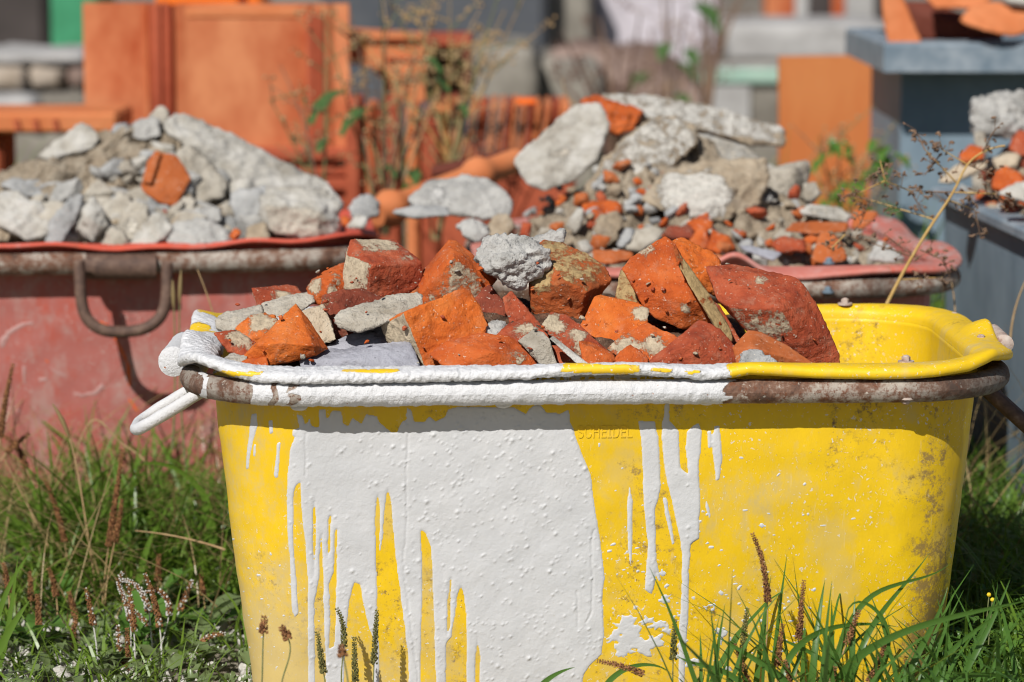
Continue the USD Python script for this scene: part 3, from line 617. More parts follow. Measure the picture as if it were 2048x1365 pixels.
Q = [
 # name, label, category, crop, points, Y, thickness cm, material, roughness, mortar spots
 ('brick', 'pale worn brick end with mortar-white left face, topmost at the left', 'brick', zz3, [(1035,145,-3),(1190,140,-5),(1330,150,-5),(1375,190,-3),(1500,300,1),(1500,425,1),(1370,525,3),(1250,545,4),(1145,482,5),(975,470,1),(1010,250,0),(1182,314,6)], 4.36, 7, 'brick_red', .55, [(1060,320,150,.9,F),(1200,170,110,.75,F),(1420,270,60,.6)]),
 ('brick', 'orange brick lump with white lime patches left of the topmost pale brick', 'brick', zz3, [(735,470),(770,415),(900,340,-2),(1000,300,-4),(1040,420,0),(1000,490,1),(900,520,3),(840,585,2),(770,560,1),(890,420,3)], 4.36, 7, 'brick_orange', .8, [(800,455,70,.9),(900,480,50,.75),(930,400,60,.6)]),
 ('brick', 'flat red brick piece lying at the far left of the heap', 'brick', zz3, [(360,470,1),(600,450,-4),(655,460,-4),(690,520,0),(560,600,1),(420,605,2),(395,580,1.5)], 4.44, 5, 'brick_red', .4, [(380,540,60,.9,F),(560,520,70,.7)]),
 ('mortar_lump', 'grey sliver of mortar lying across the flat red brick at left', 'mortar', zz3, [(405,610,0),(450,570,-2),(600,520,-3),(745,512,-3),(768,560,0),(700,612,2),(520,660,2),(420,650,1)], 4.33, 5, 'mortar_grey', .7, []),
 ('mortar_lump', 'weathered grey mortar slab at the left end of the heap', 'mortar', zz3, [(118,690),(170,642,-2),(330,618,-3),(410,600,-3),(412,690,0),(300,705,2),(250,745,2.5),(190,770,2),(120,738,1)], 4.30, 6, 'mortar_grey', .7, []),
 ('brick', 'bright orange brick scrap topped with beige mortar behind the left wedge', 'brick', zz3, [(250,745,1),(350,665,-1),(440,648,-2),(500,660,-2),(525,705,0),(440,790,2),(385,840,2),(300,805,2)], 4.235, 5, 'brick_orange', .9, [(410,700,95,1.0)]),
 ('brick', 'small red brick scrap with beige mortar beside the painted left rim', 'brick', zz3, [(108,780,0),(180,765,-1),(265,768,-1),(388,850,0),(320,940,2),(200,905,2),(150,835,2)], 4.17, 5, 'brick_red', .7, [(265,815,85,1.0),(330,870,40,.8)]),
 ('brick', 'big bright orange brick wedge near the left end of the front rim', 'brick', zz3, [(265,980,2),(420,815,1),(650,588,-5),(668,610,-5),(862,880,1),(775,920,3.5),(620,950,3),(470,992,3.2),(400,850,3.6),(560,838,4.5),(760,855,4.6)], 4.13, 5, 'brick_orange', .5, [(815,890,45,.85)]),
 ('mortar_lump', 'cream mortar flake standing behind the bright orange wedge', 'mortar', zz3, [(690,640,-1),(840,590,-2),(855,640,-1),(825,720,0),(925,812,2),(845,842,2),(760,770,1)], 4.21, 4, 'mortar_beige', .7, []),
 ('brick', 'maroon brick with a smooth dark face and an orange broken top', 'brick', zz3, [(848,525,1),(960,490,0),(1110,478,-4),(1235,550,-3),(1080,620,0),(1000,700,1),(1065,765,2),(930,802,2.5),(818,718,2),(852,610,2)], 4.27, 6, 'brick_dark', .6, [(880,560,50,.6)]),
 ('mortar_lump', 'long rounded bar of pale mortar in the left half of the heap', 'mortar', zz3, [(935,668,1),(980,625,-1),(1300,532,-3),(1465,503,-4),(1500,530,-3),(1502,585,-1),(1340,660,2),(1180,728,3),(1080,757,3),(960,722,2),(945,690,2)], 4.19, 5, 'mortar_grey', .7, []),
 ('paving_slab', 'violet-grey slab piece tucked under the pale mortar bar', 'paving slab', zz3, [(830,890,1),(1000,800,-2),(1090,760,-3),(1250,705,-4),(1300,790,-2),(1310,860,1),(1000,915,2),(850,915,2)], 4.20, 4, 'slab_violet', .5, []),
 ('paving_slab', 'violet-grey slab lying flat along the white front rim', 'paving slab', zz3, [(702,955,1),(750,920,-1),(860,895,-3),(1400,838,-4),(1432,860,-1),(1475,1010,2.5),(1300,1040,3),(720,1030,2),(1050,955,2.5)], 4.115, 5, 'slab_violet', .45, []),
 ('brick', 'large orange brick with cream mortar on its left side, centre left of the rim', 'brick', zz3, [(1262,712,0),(1410,642,4),(1760,492,-1),(1830,500,-2),(1885,585,-1),(1952,720,0),(1915,790,1),(1650,985,3),(1555,1005,4.5),(1480,990,2),(1300,835,0)], 4.18, 6, 'brick_orange', .75, [(1390,800,200,1.1,F)]),
 ('brick', 'brick set on its corner with a dull brown face, left of the concrete lump', 'brick', zz3, [(1500,400,-1),(1640,222,-3),(1700,150,-5),(1748,155,-5),(1850,240,-2),(2012,405,0),(1985,440,1),(1880,560,2),(1700,580,3),(1505,590,2),(1500,520,2),(1732,262,4)], 4.35, 8, 'brick_orange', .5, [(1730,440,230,.62,F)]),
 ('brick', 'low orange brick with a dark right side leaning on the front rim', 'brick', full, [(864,710,0),(897,684,-1),(957,669,-3),(1012,674,-2),(1066,711,0),(1068,735,1),(1005,738,3),(900,738,2),(985,705,3)], 4.125, 5, 'brick_orange', .5, [(1035,712,22,.5)]),
 ('mortar_lump', 'crumb of grey mortar in front of the dark gap below the concrete', 'mortar', zz4, [(38,620,1),(90,560,-1),(160,563,-1),(168,610,0),(112,645,1.5),(60,640,1)], 4.19, 3, 'concrete_pale', .7, []),
 ('mortar_lump', 'small flat grey crumb at the left corner of the rim', 'mortar', zz3, [(148,965,1),(220,918,-2),(312,940,0),(305,990,1),(200,990,1)], 4.10, 3, 'mortar_grey', .5, []),
 ('brick', 'thin orange chip peeking over the rim below the orange wedge', 'brick', zz3, [(262,990,1),(330,950,0),(452,940,0),(462,1005,1)], 4.09, 2.5, 'brick_orange', .4, []),
 ('concrete_lump', 'pitted pale concrete lump on top of the middle of the heap', 'concrete', zz4, [(18,212,0),(60,110,-2),(150,88,-2),(230,92,-2),(330,130,-2),(392,165,0),(405,240,0),(340,292,1),(262,362,1),(205,350,1),(150,312,2),(60,268,1.5),(200,200,3)], 4.30, 5, 'concrete_pale', 1.3, []),
 ('concrete_lump', 'small jagged concrete chip behind the pitted concrete lump', 'concrete', zz4, [(295,130,0),(350,95,-1),(420,70,-1),(482,57,-1),(482,126,0),(400,142,1)], 4.40, 4, 'concrete_pale', 1.2, []),
 ('brick', 'orange sliver peeking out left of the concrete lump', 'brick', zz4, [(-5,225,0),(28,150,-1),(65,125,-1),(75,200,0),(30,260,1)], 4.36, 3, 'brick_orange', .6, []),
 ('brick', 'brick with ochre mortar streaks right of the concrete lump', 'brick', zz4, [(345,150,-3),(388,125,-5),(480,138,-5),(600,190,-3),(700,262,-1),(732,325,0),(722,352,0.5),(560,545,4),(400,562,2),(318,500,2),(310,370,3),(440,360,5),(502,340,6),(600,392,5.5)], 4.33, 8, 'brick_olive', .8, [(520,240,260,.66,F),(370,330,70,.9),(300,480,20,.4)]),
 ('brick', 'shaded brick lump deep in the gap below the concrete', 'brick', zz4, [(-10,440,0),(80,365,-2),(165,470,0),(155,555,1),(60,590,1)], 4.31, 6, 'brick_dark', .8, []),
 ('brick', 'dark red brick splinter leaning below the streaked brick', 'brick', zz4, [(160,430,0),(200,400,-1),(260,480,0),(390,620,1),(330,640,1),(200,565,1),(172,500,1)], 4.23, 5, 'brick_red', .8, []),
 ('brick', 'flat orange brick face with a cream corner, middle of the heap', 'brick', zz4, [(578,590,1),(660,430,-2),(690,418,-3),(880,460,-2),(942,492,-1),(932,560,1),(840,622,2),(742,685,3),(700,692,3),(610,630,2)], 4.21, 6, 'brick_orange', .4, [(905,510,52,1.1)]),
 ('brick', 'pinkish brick end smeared with white mortar, below the middle', 'brick', zz4, [(378,570,1),(420,515,-1),(500,525,-1),(562,572,0),(650,660,1),(720,720,2),(600,760,3),(520,705,3),(450,645,2.5),(380,605,2)], 4.15, 5, 'brick_red', .7, [(420,570,80,1.0),(560,640,60,.75),(580,690,60,.7)]),
 ('brick', 'dusty flat red brick beside the grey flake', 'brick', zz4, [(128,628,1),(190,568,-2),(262,550,-2),(332,580,-1),(392,622,0),(400,690,1),(300,680,1),(240,665,2)], 4.17, 4, 'brick_red', .4, [(280,600,90,.62)]),
 ('mortar_lump', 'smooth grey flake of plaster standing at the rim', 'plaster', zz4, [(243,662,0),(320,608,-1),(372,620,0),(402,655,1),(442,775,2),(440,800,2),(370,800,2),(310,702,1.5)], 4.12, 2, 'mortar_grey', .2, []),
 ('plaster_strip', 'thin white plastic strip sticking out of the bricks at the rim', 'plastic strip', zz4, [(412,652,1),(430,638,0),(618,785,3),(560,790,3)], 4.095, 1.2, 'plaster_white', .05, []),
 ('brick', 'small orange brick chip right of the white strip', 'brick', zz4, [(572,668,1),(625,665,-1),(740,730,0),(762,768,1),(680,790,2),(600,790,2)], 4.10, 3, 'brick_orange', .7, []),
 ('brick', 'red chip pinned below the white strip', 'brick', zz4, [(425,690,0),(470,690,-1),(570,795,1),(450,800,1)], 4.13, 3, 'brick_red', .7, []),
 ('brick', 'orange brick scrap with beige mortar and a dark smudge, right of middle', 'brick', zz4, [(740,702,1),(822,628,-1),(938,568,-3),(992,640,-1),(1105,650,-1),(1100,680,0),(1040,728,1),(985,775,2),(900,775,2),(782,738,2)], 4.15, 5, 'brick_orange', .8, [(820,690,90,.95),(980,690,80,.8)]),
 ('brick', 'jagged orange flake at the rim in front of the smudged brick', 'brick', zz4, [(755,780,1),(800,722,0),(850,690,-1),(942,752,0),(945,792,1),(850,800,1)], 4.10, 2.5, 'brick_orange', .8, []),
 ('brick', 'largest orange-red brick, leaning, with a flat face to the front', 'brick', zz4, [(818,275,1),(860,215,0),(985,135,-2),(1040,106,-3),(1085,140,-2),(1150,310,1),(1262,440,3),(1292,525,2),(1250,575,2),(1130,585,3),(1000,532,3),(945,502,2.5),(880,365,2),(1170,430,4.5)], 4.26, 8, 'brick_orange', .55, [(930,150,60,.7),(1150,490,35,.7)]),
 ('brick', 'ochre-faced brick half hidden left of the largest brick', 'brick', zz4, [(768,432,1),(800,280,-1),(832,240,-1),(925,440,1),(930,470,1),(870,462,1.5)], 4.31, 5, 'brick_olive', .5, [(820,360,120,.8)]),
 ('brick', 'bright orange brick chunk behind the largest brick', 'brick', zz4, [(1075,128,0),(1130,108,-2),(1282,180,-1),(1335,232,0),(1338,265,1),(1295,300,2),(1310,400,1),(1200,330,2),(1100,210,2)], 4.33, 7, 'brick_orange', 1.0, []),
 ('brick', 'thin brick slip stood on edge with an ochre mortar side', 'brick', zz4, [(1083,138,2),(1110,180,2),(1282,420,3),(1392,600,4),(1398,645,4),(1385,668,4.5),(1345,640,4.8),(1280,520,5),(1170,350,4),(1108,238,3)], 4.24, 4, 'brick_olive', .4, [(1200,330,130,1.2),(1330,560,140,1.2)]),
 ('brick', 'shaded red brick splinter between the slip and the big right brick', 'brick', zz4, [(1285,440,0),(1335,480,0),(1445,660,1),(1430,700,1),(1400,690,1),(1310,580,1)], 4.235, 4, 'brick_red', .6, []),
 ('brick', 'big cracked red brick at the right end of the heap', 'brick', zz4, [(1282,275,-2),(1300,268,-4),(1430,260,-6),(1542,280,-5),(1745,328,-1),(1785,362,0),(1852,472,1),(1942,655,2),(1970,725,2),(1970,790,2),(1850,800,3),(1690,640,4.5),(1640,680,3),(1500,612,3),(1400,478,4),(1340,440,2),(1310,340,0),(1664,486,6)], 4.25, 9, 'brick_red', .6, [(1560,560,150,.6,F),(1560,330,45,.85),(1740,335,40,.6)]),
 ('brick', 'triangular red brick leaning on the yellow part of the rim', 'brick', zz4, [(938,790,2),(1120,640,0),(1222,560,-2),(1252,563,-2),(1335,602,-1),(1432,722,0),(1450,790,1),(1200,800,3),(1180,680,3)], 4.13, 5, 'brick_red', .55, [(1080,690,60,.75),(1170,610,60,.85)]),
 ('hollow_tile', 'ribbed bright orange hollow tile scrap under the big right brick', 'tile', zz4, [(1415,700,1),(1495,610,-2),(1562,618,-2),(1700,690,-1),(1850,790,1),(1440,800,2),(1520,700,2.5)], 4.13, 4, 'tile_orange', .2, []),
 ('mortar_lump', 'grey mortar crumbs at the rim below the ribbed tile', 'mortar', zz4, [(1435,790,1),(1480,720,-1),(1545,715,-1),(1580,745,0),(1640,775,0),(1630,800,1)], 4.09, 3, 'stone_blue', 1.0, []),
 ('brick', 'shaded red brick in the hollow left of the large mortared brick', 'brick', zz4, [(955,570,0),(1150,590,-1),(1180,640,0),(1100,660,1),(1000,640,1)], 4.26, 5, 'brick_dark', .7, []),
]
POOL = []; name_pool = POOL
for q in Q:
    q = list(q); q[7] = 'brick_bright' if q[7] == 'brick_orange' and ('bright' in q[1] or 'flat orange' in q[1] or 'large orange' in q[1]) else q[7]; q[8] = q[8] * (.50 if 'brick' in q[0] else .85); chunk(*q, group=None, rnd=0)
name_pool = None
# ribs on the hollow tile scrap
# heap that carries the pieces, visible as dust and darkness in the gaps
def mound(name, label, tub, peak, zrim, mat, seed, n=110, amp=.02, wall=.0, kind='stuff', spread=.9, name_key=None, zfn=None):
    U = np.linspace(0, 1, 46); S = np.linspace(-tub.P / 2, tub.P / 2, 260, endpoint=False); rings = []
    edge, _ = tub.xy(S, np.full(260, -.012 if zfn is None else -.05)); cen = edge.mean(0) if peak[0] is None else np.array(peak[:2])
    for u in U:
        xy = edge + (cen - edge) * u
        z = zrim + (peak[2] - zrim) * (1 - (1 - u) ** spread) if spread < 1 else zrim + (peak[2] - zrim) * u ** spread
        P = np.concatenate([xy, np.full((260, 1), z)], 1)
        P[:, 2] += amp * (fb(P * [1, 1, 0], 26, 4, seed) * 1.6) * min(1, u * 6)
        if zfn: P[:, 2] = zfn(P)
        rings.append(P)
    m = loft(rings)
    if zfn is None: v = np.asarray(m.vertices); m.vertices = v + m.vertex_normals * np.sign(m.vertex_normals[:, 2:]) * (amp * np.clip(np.round(fb(v, 34, 3, seed + 4) * 9) / 9 + .5 * fb(v, 80, 2, seed + 6), -.4, .6) * .7)[:, None] * (v[:, 2:] > zrim + .01)
    MOUND[name_key or name] = np.asarray(m.vertices)
    return obj(name, m, mat, smooth=True, label=label, kind=kind, cat='rubble')
MOUND = {}
MOUND['near'] = np.vstack(POOL)
def mound_under(key, px, py):
    v = MOUND[key]; q = proj(v); d = np.hypot(q[:, 0] - px, q[:, 1] - py); ok = d < 14
    return v[ok][:, 1].min() if ok.any() else None
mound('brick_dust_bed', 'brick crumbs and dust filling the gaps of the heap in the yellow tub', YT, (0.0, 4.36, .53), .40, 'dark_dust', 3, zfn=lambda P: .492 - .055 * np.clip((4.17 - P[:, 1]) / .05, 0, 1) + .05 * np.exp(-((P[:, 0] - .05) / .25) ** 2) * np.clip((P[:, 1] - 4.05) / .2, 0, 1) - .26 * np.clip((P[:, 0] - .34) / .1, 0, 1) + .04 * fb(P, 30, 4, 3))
# ================================================================ left red tub
RL = Tub(-.835, 5.735, 7.0, 1.15, .67, .512, taper=.05)
rl = thing('mortar_tub', 'faded red mortar tub heaped with grey concrete rubble, bent handle hanging at its front', 'mortar tub', (-.835, 5.735, 0))
build_body(RL, 420, 'red_plastic', rl, lowfn=lambda v: np.clip(1 - v[:, 2] / .16, 0, 1) * .6, grimefn=lambda v: np.full(len(v), .25))
def rlwarp(S):
    xy, n = RL.xy(S, np.full(len(S), .05)); x = xy[:, 0]; f = np.clip(-n[:, 1] * 1.6, 0, 1)
    return f * (.005 * np.sin(x * 13 + .6) + .0025 * np.sin(x * 37) + .003) + np.clip(n[:, 0], 0, 1) * .012 * np.sin(xy[:, 1] * 14)
build_lip(RL, 700, 'red_lip', rl, rlwarp, lambda v: np.where(v[:, 1] > 5.62, .35, .05), zs=.55)
build_pipe(RL, 600, 'rust_metal', rl, None, lambda v: np.zeros(len(v)), r=.0205, dz=-.032)
rinv = RL.inverse()
zf = lambda X, Y: (.4028 * X, 450 + .4028 * Y)
zfl = lambda P: [zf(*p) for p in P]
obj('spray_streak', coat(RL, rinv, [(zfl([(478,460),(540,485),(590,560),(630,640),(655,700),(660,800),(640,800),(632,690),(600,620),(560,540),(490,490)]), 1), (zfl([(630,840),(650,850),(700,920),(690,935),(650,890)]), 1), (zfl([(228,655),(245,660),(250,690),(232,680)]), 1)], [], .0008, .004, 0, (), 21), 'orange_spray', rl, smooth=True, label='bright orange spray mark')
obj('scuff_mark', coat(RL, rinv, [(zfl(p), 1) for p in ([(0,570),(40,520),(110,480),(175,470),(180,490),(120,500),(60,540),(20,610),(0,600)], [(240,680),(280,710),(335,740),(330,755),(260,725)], [(112,690),(130,690),(135,790),(118,780)], [(330,820),(420,830),(480,815),(515,770),(525,800),(480,845),(400,855)], [(190,750),(245,745),(240,770),(195,780)])], [], .0006, .004, 0, (), 22), 'pink_scuff', rl, smooth=True)
def rlfront(px, py, out):                     # a point standing off the front wall
    return at(px, py, 5.42 - out + (px - 340) * .00011)
legs = []
hpts = [rlfront(158, 520, .045), rlfront(160, 560, .05), rlfront(163, 600, .055), rlfront(176, 640, .06), rlfront(205, 660, .065), rlfront(250, 664, .065), rlfront(295, 655, .065), rlfront(322, 632, .06), rlfront(332, 600, .055), rlfront(334, 560, .05), rlfront(335, 525, .045)]
hq = spline(hpts, 60); hm = tube(hq, .0105, 14)
obj('handle', hm, 'rust_brown', rl, smooth=True)
sq = np.array([rlfront(x, 534, -.010) for x in np.linspace(172, 312, 14)]); obj('handle_sleeve', tube(sq, .0235, 18), 'rust_brown', rl, smooth=40)

GL = 'pieces of rubble heaped in the left red tub'
def Yl(py): return 5.52 + max(0, (480 - py)) / 250 * .36
def c(name, label, cat, crop, pts, mat, thick=8, rough=1.0, spots=(), dy=0, base=None, edge=.006):
    ys = np.array([crop(p[0], p[1])[1] for p in pts]); fn = base or Yl
    chunk(name, label, cat, crop, pts, fn(ys.mean() + 12) + dy, thick, mat, rough, spots, edge)
c('concrete_slab', 'long white-faced concrete slab sloping down the right of the grey heap', 'concrete', zl, [(905,135,-1),(960,85,-3),(1062,108,-3),(1200,170,-3),(1400,268,-2),(1600,380,-2),(1750,460,-2),(1830,560,0),(1700,560,2),(1450,480,3),(1300,475,4),(1180,350,4),(1080,242,4),(920,182,3)], 'plaster_white', 9, .9, [(1290,470,60,.7)])
c('concrete_lump', 'white block with a brown broken front at the right end of the grey heap', 'concrete', zl, [(1408,525,0),(1450,480,-4),(1600,468,-4),(1740,500,-4),(1822,560,-2),(1822,705,1),(1700,735,3),(1480,725,3),(1420,645,2),(1440,560,3),(1700,590,3)], 'plaster_white', 9, 1.2, [(1560,680,150,1.0,F)], dy=-.06)
c('concrete_lump', 'grey slab leaning under the long white slab', 'concrete', zl, [(960,290,0),(1020,248,-2),(1082,298,-1),(1225,450,1),(1205,515,2),(1090,548,3),(1008,505,2),(990,400,2)], 'mortar_grey', 8, 1.0, [], dy=-.02)
c('roof_tile', 'orange roof tile fragment with a raised rib in the middle of the grey heap', 'tile', zl, [(763,470,1),(800,330,0),(840,283,-1),(880,292,-1),(950,308,-1),(1027,420,0),(940,572,2),(860,548,2.5),(785,500,2)], 'tile_orange', 2.5, .25, [], dy=-.06, edge=.005)
c('roof_tile_rib', 'raised rib of the orange roof tile fragment on the grey heap', 'tile', zl, [(770,440,2),(835,285,0),(868,290,0),(815,450,2.4)], 'tile_orange', 1.5, .2, [], dy=-.085, edge=.005)
c('concrete_lump', 'grey stone at the very top of the grey heap', 'concrete', zl, [(713,200,1),(720,140,0),(760,100,-1),(862,110,-1),(868,190,1),(780,215,2)], 'concrete_pale', 6, 1.3)
c('concrete_lump', 'small pale crumb crowning the grey heap', 'concrete', zl, [(800,90,0),(870,38,-1),(912,70,0),(890,135,1),(830,120,1)], 'mortar_grey', 4, 1.2)
c('stone', 'small blue-grey stone left of the top stone', 'stone', zl, [(598,172,0),(620,138,-1),(682,128,-1),(702,172,0),(650,192,1)], 'stone_blue', 5, 1.0)
c('concrete_slab', 'white slab tip pointing up at the left of the grey heap', 'concrete', zl, [(228,300,1),(400,180,-1),(440,128,-2),(502,160,-1),(532,205,0),(500,262,1),(380,282,2),(262,315,2)], 'plaster_white', 6, .9)
c('concrete_lump', 'big white lump at the left edge of the photograph on the red rim', 'concrete', zl, [(-60,560,1),(0,515,-1),(62,498,-2),(200,558,0),(292,622,1),(272,722,3),(150,745,4),(60,700,4),(-40,650,3)], 'plaster_white', 9, 1.3, dy=-.04)
c('concrete_slab', 'flat grey slab lying left above the big white lump', 'concrete', zl, [(15,462,0),(80,428,-2),(200,458,-1),(342,448,-1),(382,492,0),(262,525,2),(140,515,2)], 'stone_blue', 7, 1.0)
c('concrete_slab', 'grey slab stood on edge beside the big white lump', 'concrete', zl, [(248,795,2),(270,650,1),(380,540,-1),(442,520,-2),(412,622,0),(352,742,2),(302,805,3)], 'stone_blue', 6, .9, dy=-.05)
c('concrete_lump', 'upright white stone in the front middle-left of the grey heap', 'concrete', zl, [(418,700,1),(430,580,-1),(500,528,-2),(552,600,0),(562,682,1),(502,765,2.5),(470,640,3)], 'plaster_white', 7, 1.2, dy=-.05)
c('concrete_lump', 'grey lump behind the upright white stone', 'concrete', zl, [(545,600,0),(640,498,-2),(702,520,-1),(695,600,1),(645,702,2),(598,692,2)], 'mortar_grey', 7, 1.3)
c('concrete_lump', 'brown-grey stone in the middle front of the grey heap', 'concrete', zl, [(640,705,1),(700,560,-2),(782,580,-1),(805,642,0),(740,740,2),(690,760,2)], 'mortar_grey', 7, 1.3, [(700,680,50,.6)], dy=-.04)
c('concrete_lump', 'white wedge leaning forward over the red rim', 'concrete', zl, [(700,790,1),(830,608,-1),(902,640,-1),(932,702,0),(850,770,2),(740,800,2)], 'plaster_white', 6, 1.2, dy=-.06)
c('stone', 'tan pebble on the dirt at the left of the tile fragment', 'stone', zl, [(478,362,0),(560,298,-1),(592,330,-1),(572,402,1),(520,412,1)], 'sand_rock', 5, 1.0)
c('concrete_lump', 'square grey block beside the white end block', 'concrete', zl, [(1248,512,0),(1300,490,-2),(1402,488,-1),(1412,622,1),(1282,665,2),(1262,600,2)], 'stone_blue', 7, .6, dy=-.03)
c('sandstone', 'tan square stone at the red rim under the grey block', 'stone', zl, [(1326,755,1),(1340,688,-1),(1432,658,-1),(1452,745,1),(1400,770,2)], 'sand_rock', 5, .6, dy=-.05)
c('concrete_lump', 'wide grey boulder at the rim below the tile fragment', 'concrete', zl, [(892,750,1),(950,668,-1),(1100,648,-2),(1202,700,-1),(1245,765,1),(1100,780,3),(950,775,2)], 'concrete_pale', 6, 1.4, dy=-.05)
c('concrete_lump', 'grey lump left below the tile fragment', 'concrete', zl, [(740,520,0),(800,500,-1),(850,560,0),(845,610,1),(760,600,2)], 'stone_blue', 6, 1.2)
c('concrete_lump', 'pale lump below the white upright stones', 'concrete', zl, [(560,790,1),(600,700,-1),(660,720,0),(690,790,1),(610,800,2)], 'mortar_grey', 5, 1.2, dy=-.07)
c('concrete_lump', 'pale stone directly under the tile fragment', 'concrete', zl, [(960,560,0),(1000,525,-1),(1060,540,0),(1040,600,1),(980,605,1)], 'mortar_grey', 5, 1.2)
c('concrete_lump', 'oval grey-white stone right below the tile fragment', 'concrete', zl, [(1010,640,1),(1060,590,-1),(1180,600,-1),(1190,650,0),(1080,670,1)], 'concrete_pale', 5, 1.2, dy=-.02)
c('concrete_lump', 'round grey stone balanced at the tub corner behind the pale brick', 'concrete', zl, [(1885,590,0),(1920,530,-2),(1990,515,-2),(2042,560,-1),(2035,620,1),(1960,640,2),(1900,625,1)], 'stone_blue', 6, 1.0, dy=.05)
c('concrete_lump', 'small white stone under the round corner stone', 'concrete', zl, [(1880,680,1),(1920,625,-1),(1975,640,0),(1960,690,1)], 'plaster_white', 4, 1.0, dy=-.02)
c('brick', 'tiny orange brick crumb at the corner of the left red tub', 'brick', zl, [(1835,660,0),(1850,632,-1),(1885,650,0),(1870,682,1)], 'brick_orange', 3, .8, dy=-.02)
c('brick', 'orange crumb at the rim left of the tan square stone', 'brick', zl, [(1240,740,0),(1270,700,-1),(1292,715,0),(1262,755,1)], 'brick_orange', 3, .8, dy=-.05)
c('brick', 'dark orange crumb under the lower tip of the tile fragment', 'brick', zl, [(855,590,0),(880,560,-1),(915,590,0),(890,615,1)], 'brick_red', 3, .8)
c('concrete_lump', 'dark-edged stone below the grey slab at the left photograph edge', 'concrete', zl, [(-40,760,1),(0,700,-1),(55,720,0),(40,760,1)], 'sand_rock', 5, 1.0, dy=-.02)
mound('rubble_dirt', 'grey-brown mortar dirt between the stones of the left red tub', RL, (-.67, 5.86, .70), .455, 'rubble_dirt', 9, amp=.05, spread=1.0, name_key='left')

# small loose stones on a heap
def stones(name, label, cat, group, count, region, key, size, mats, seed):
    r = random.Random(seed); k = 0; tries = 0
    while k < count:
        px, py = r.uniform(*region[0]), r.uniform(*region[1])
        if not region[2](px, py): continue
        s = r.uniform(*size); tries += 1
        if tries > 4000: break
        Y = mound_under(key, px, py)
        if Y is None: continue
        Y -= .3 * s; s_px = s * FPX / Y; pts = []; asp, tl = r.uniform(.4, .95), r.uniform(-.9, .9)
        for i in range(7):
            a = 2 * math.pi * i / 7 + r.uniform(-.3, .3); q = s_px * r.uniform(.6, 1.15); ex, ey = q * 1.1 * math.cos(a), q * asp * math.sin(a); pts.append((px + ex * math.cos(tl) - ey * math.sin(tl), py + ex * math.sin(tl) + ey * math.cos(tl), r.uniform(-1, 1) * s * 40))
        pts.append((px, py, s * 60))
        chunk(name, label, cat, full, pts, Y, s * 100, r.choice(mats), min(.5, s * 22), (), max(.0025, min(.006, s * .5)), group=group, rnd=0); k += 1
def heapL(px, py): return py > 245 + abs(px - 320) * (.62 if px > 320 else .55) + 25 and py < 475
stones('rubble_stone', 'small grey rubble stone loose among the lumps of the left red tub', 'stone', 'small stones in the left red tub', 190, ((10, 690), (240, 478), heapL), 'left', (.006, .026), ['mortar_grey', 'concrete_pale', 'stone_blue', 'mortar_grey', 'sand_rock', 'plaster_white'], 31)

stones('rubble_lump', 'fist-sized grey rubble lump between the larger stones of the left red tub', 'stone', 'fist-sized lumps in the left red tub', 34, ((10, 690), (330, 480), heapL), 'left', (.024, .042), ['mortar_grey', 'concrete_pale', 'stone_blue', 'plaster_white', 'mortar_grey'], 33)

# ================================================================ right red tub
RR = Tub(.345, 5.50, 4.0, .84, .86, .512, taper=.05, r=.14)
rr = thing('mortar_tub', 'red mortar tub behind the yellow one, heaped with brick rubble and slabs', 'mortar tub', (.345, 5.50, 0))
build_body(RR, 400, 'red_plastic', rr, grimefn=lambda v: np.full(len(v), .3))
def rrwarp(S):
    xy, n = RR.xy(S, np.full(len(S), .05)); px = proj(np.c_[xy, np.full(len(S), .51)])[:, 0]; f = np.clip(-n[:, 1] * 1.6, 0, 1)
    return f * (.026 * np.exp(-((px - 1470) / 45) ** 2) - .006 * np.exp(-((px - 1580) / 60) ** 2) + .004 * np.sin(px / 55)) + .010 * np.clip(n[:, 0], 0, 1) * np.sin(xy[:, 1] * 12) + .012 * np.clip(-n[:, 0], 0, 1) * np.sin(xy[:, 1] * 16)
build_lip(RR, 700, 'pink_lip', rr, rrwarp, lambda v: np.where(v[:, 1] > 5.14, .46, .12), zs=.75)
build_pipe(RR, 600, 'rust_metal', rr, None, lambda v: .9 * np.clip(1 - np.abs(proj(v)[:, 0] - 1760) / 70, 0, 1), r=.0185, dz=-.037)
for px, py, Y in ((1658, 526, 5.13), (1656, 584, 5.08)): bolt('bolt', at(px, py, Y), [0, 0, 1], 'grey_steel', rr, .010, .006)
def Yr(py): return 5.16 + max(0, (530 - py)) / 310 * .62
cr = lambda *a, **k: c(*a, base=Yr, **k)
cr('concrete_slab', 'large pale slab standing at the left of the brick rubble heap', 'concrete', zr2, [(990,530,1),(1040,468,0),(1200,378,-1),(1400,150,-3),(1560,138,-3),(1625,300,-1),(1540,500,1),(1380,645,2),(1200,712,3),(1085,665,3)], 'plaster_white', 8, .7, [(1450,190,60,.7),(1300,450,80,.5)], dy=.05)
cr('brick', 'orange broken brick between the two pale slabs at the top', 'brick', zr2, [(1448,112,0),(1540,88,-2),(1700,128,-2),(1845,190,-1),(1805,295,1),(1690,340,2),(1620,285,2),(1570,162,1)], 'brick_orange', 8, 1.4, dy=.06)
cr('concrete_slab', 'long pale slab lying along the top of the brick rubble heap', 'concrete', full, [(1190,200,0),(1220,190,-2),(1300,193,-3),(1420,213,-3),(1480,233,-2),(1560,262,-1),(1560,290,1),(1500,288,2),(1440,268,3),(1350,246,3),(1230,222,2)], 'sand_rock', 8, .9, [(1380,222,190,.72,F)], dy=.12)
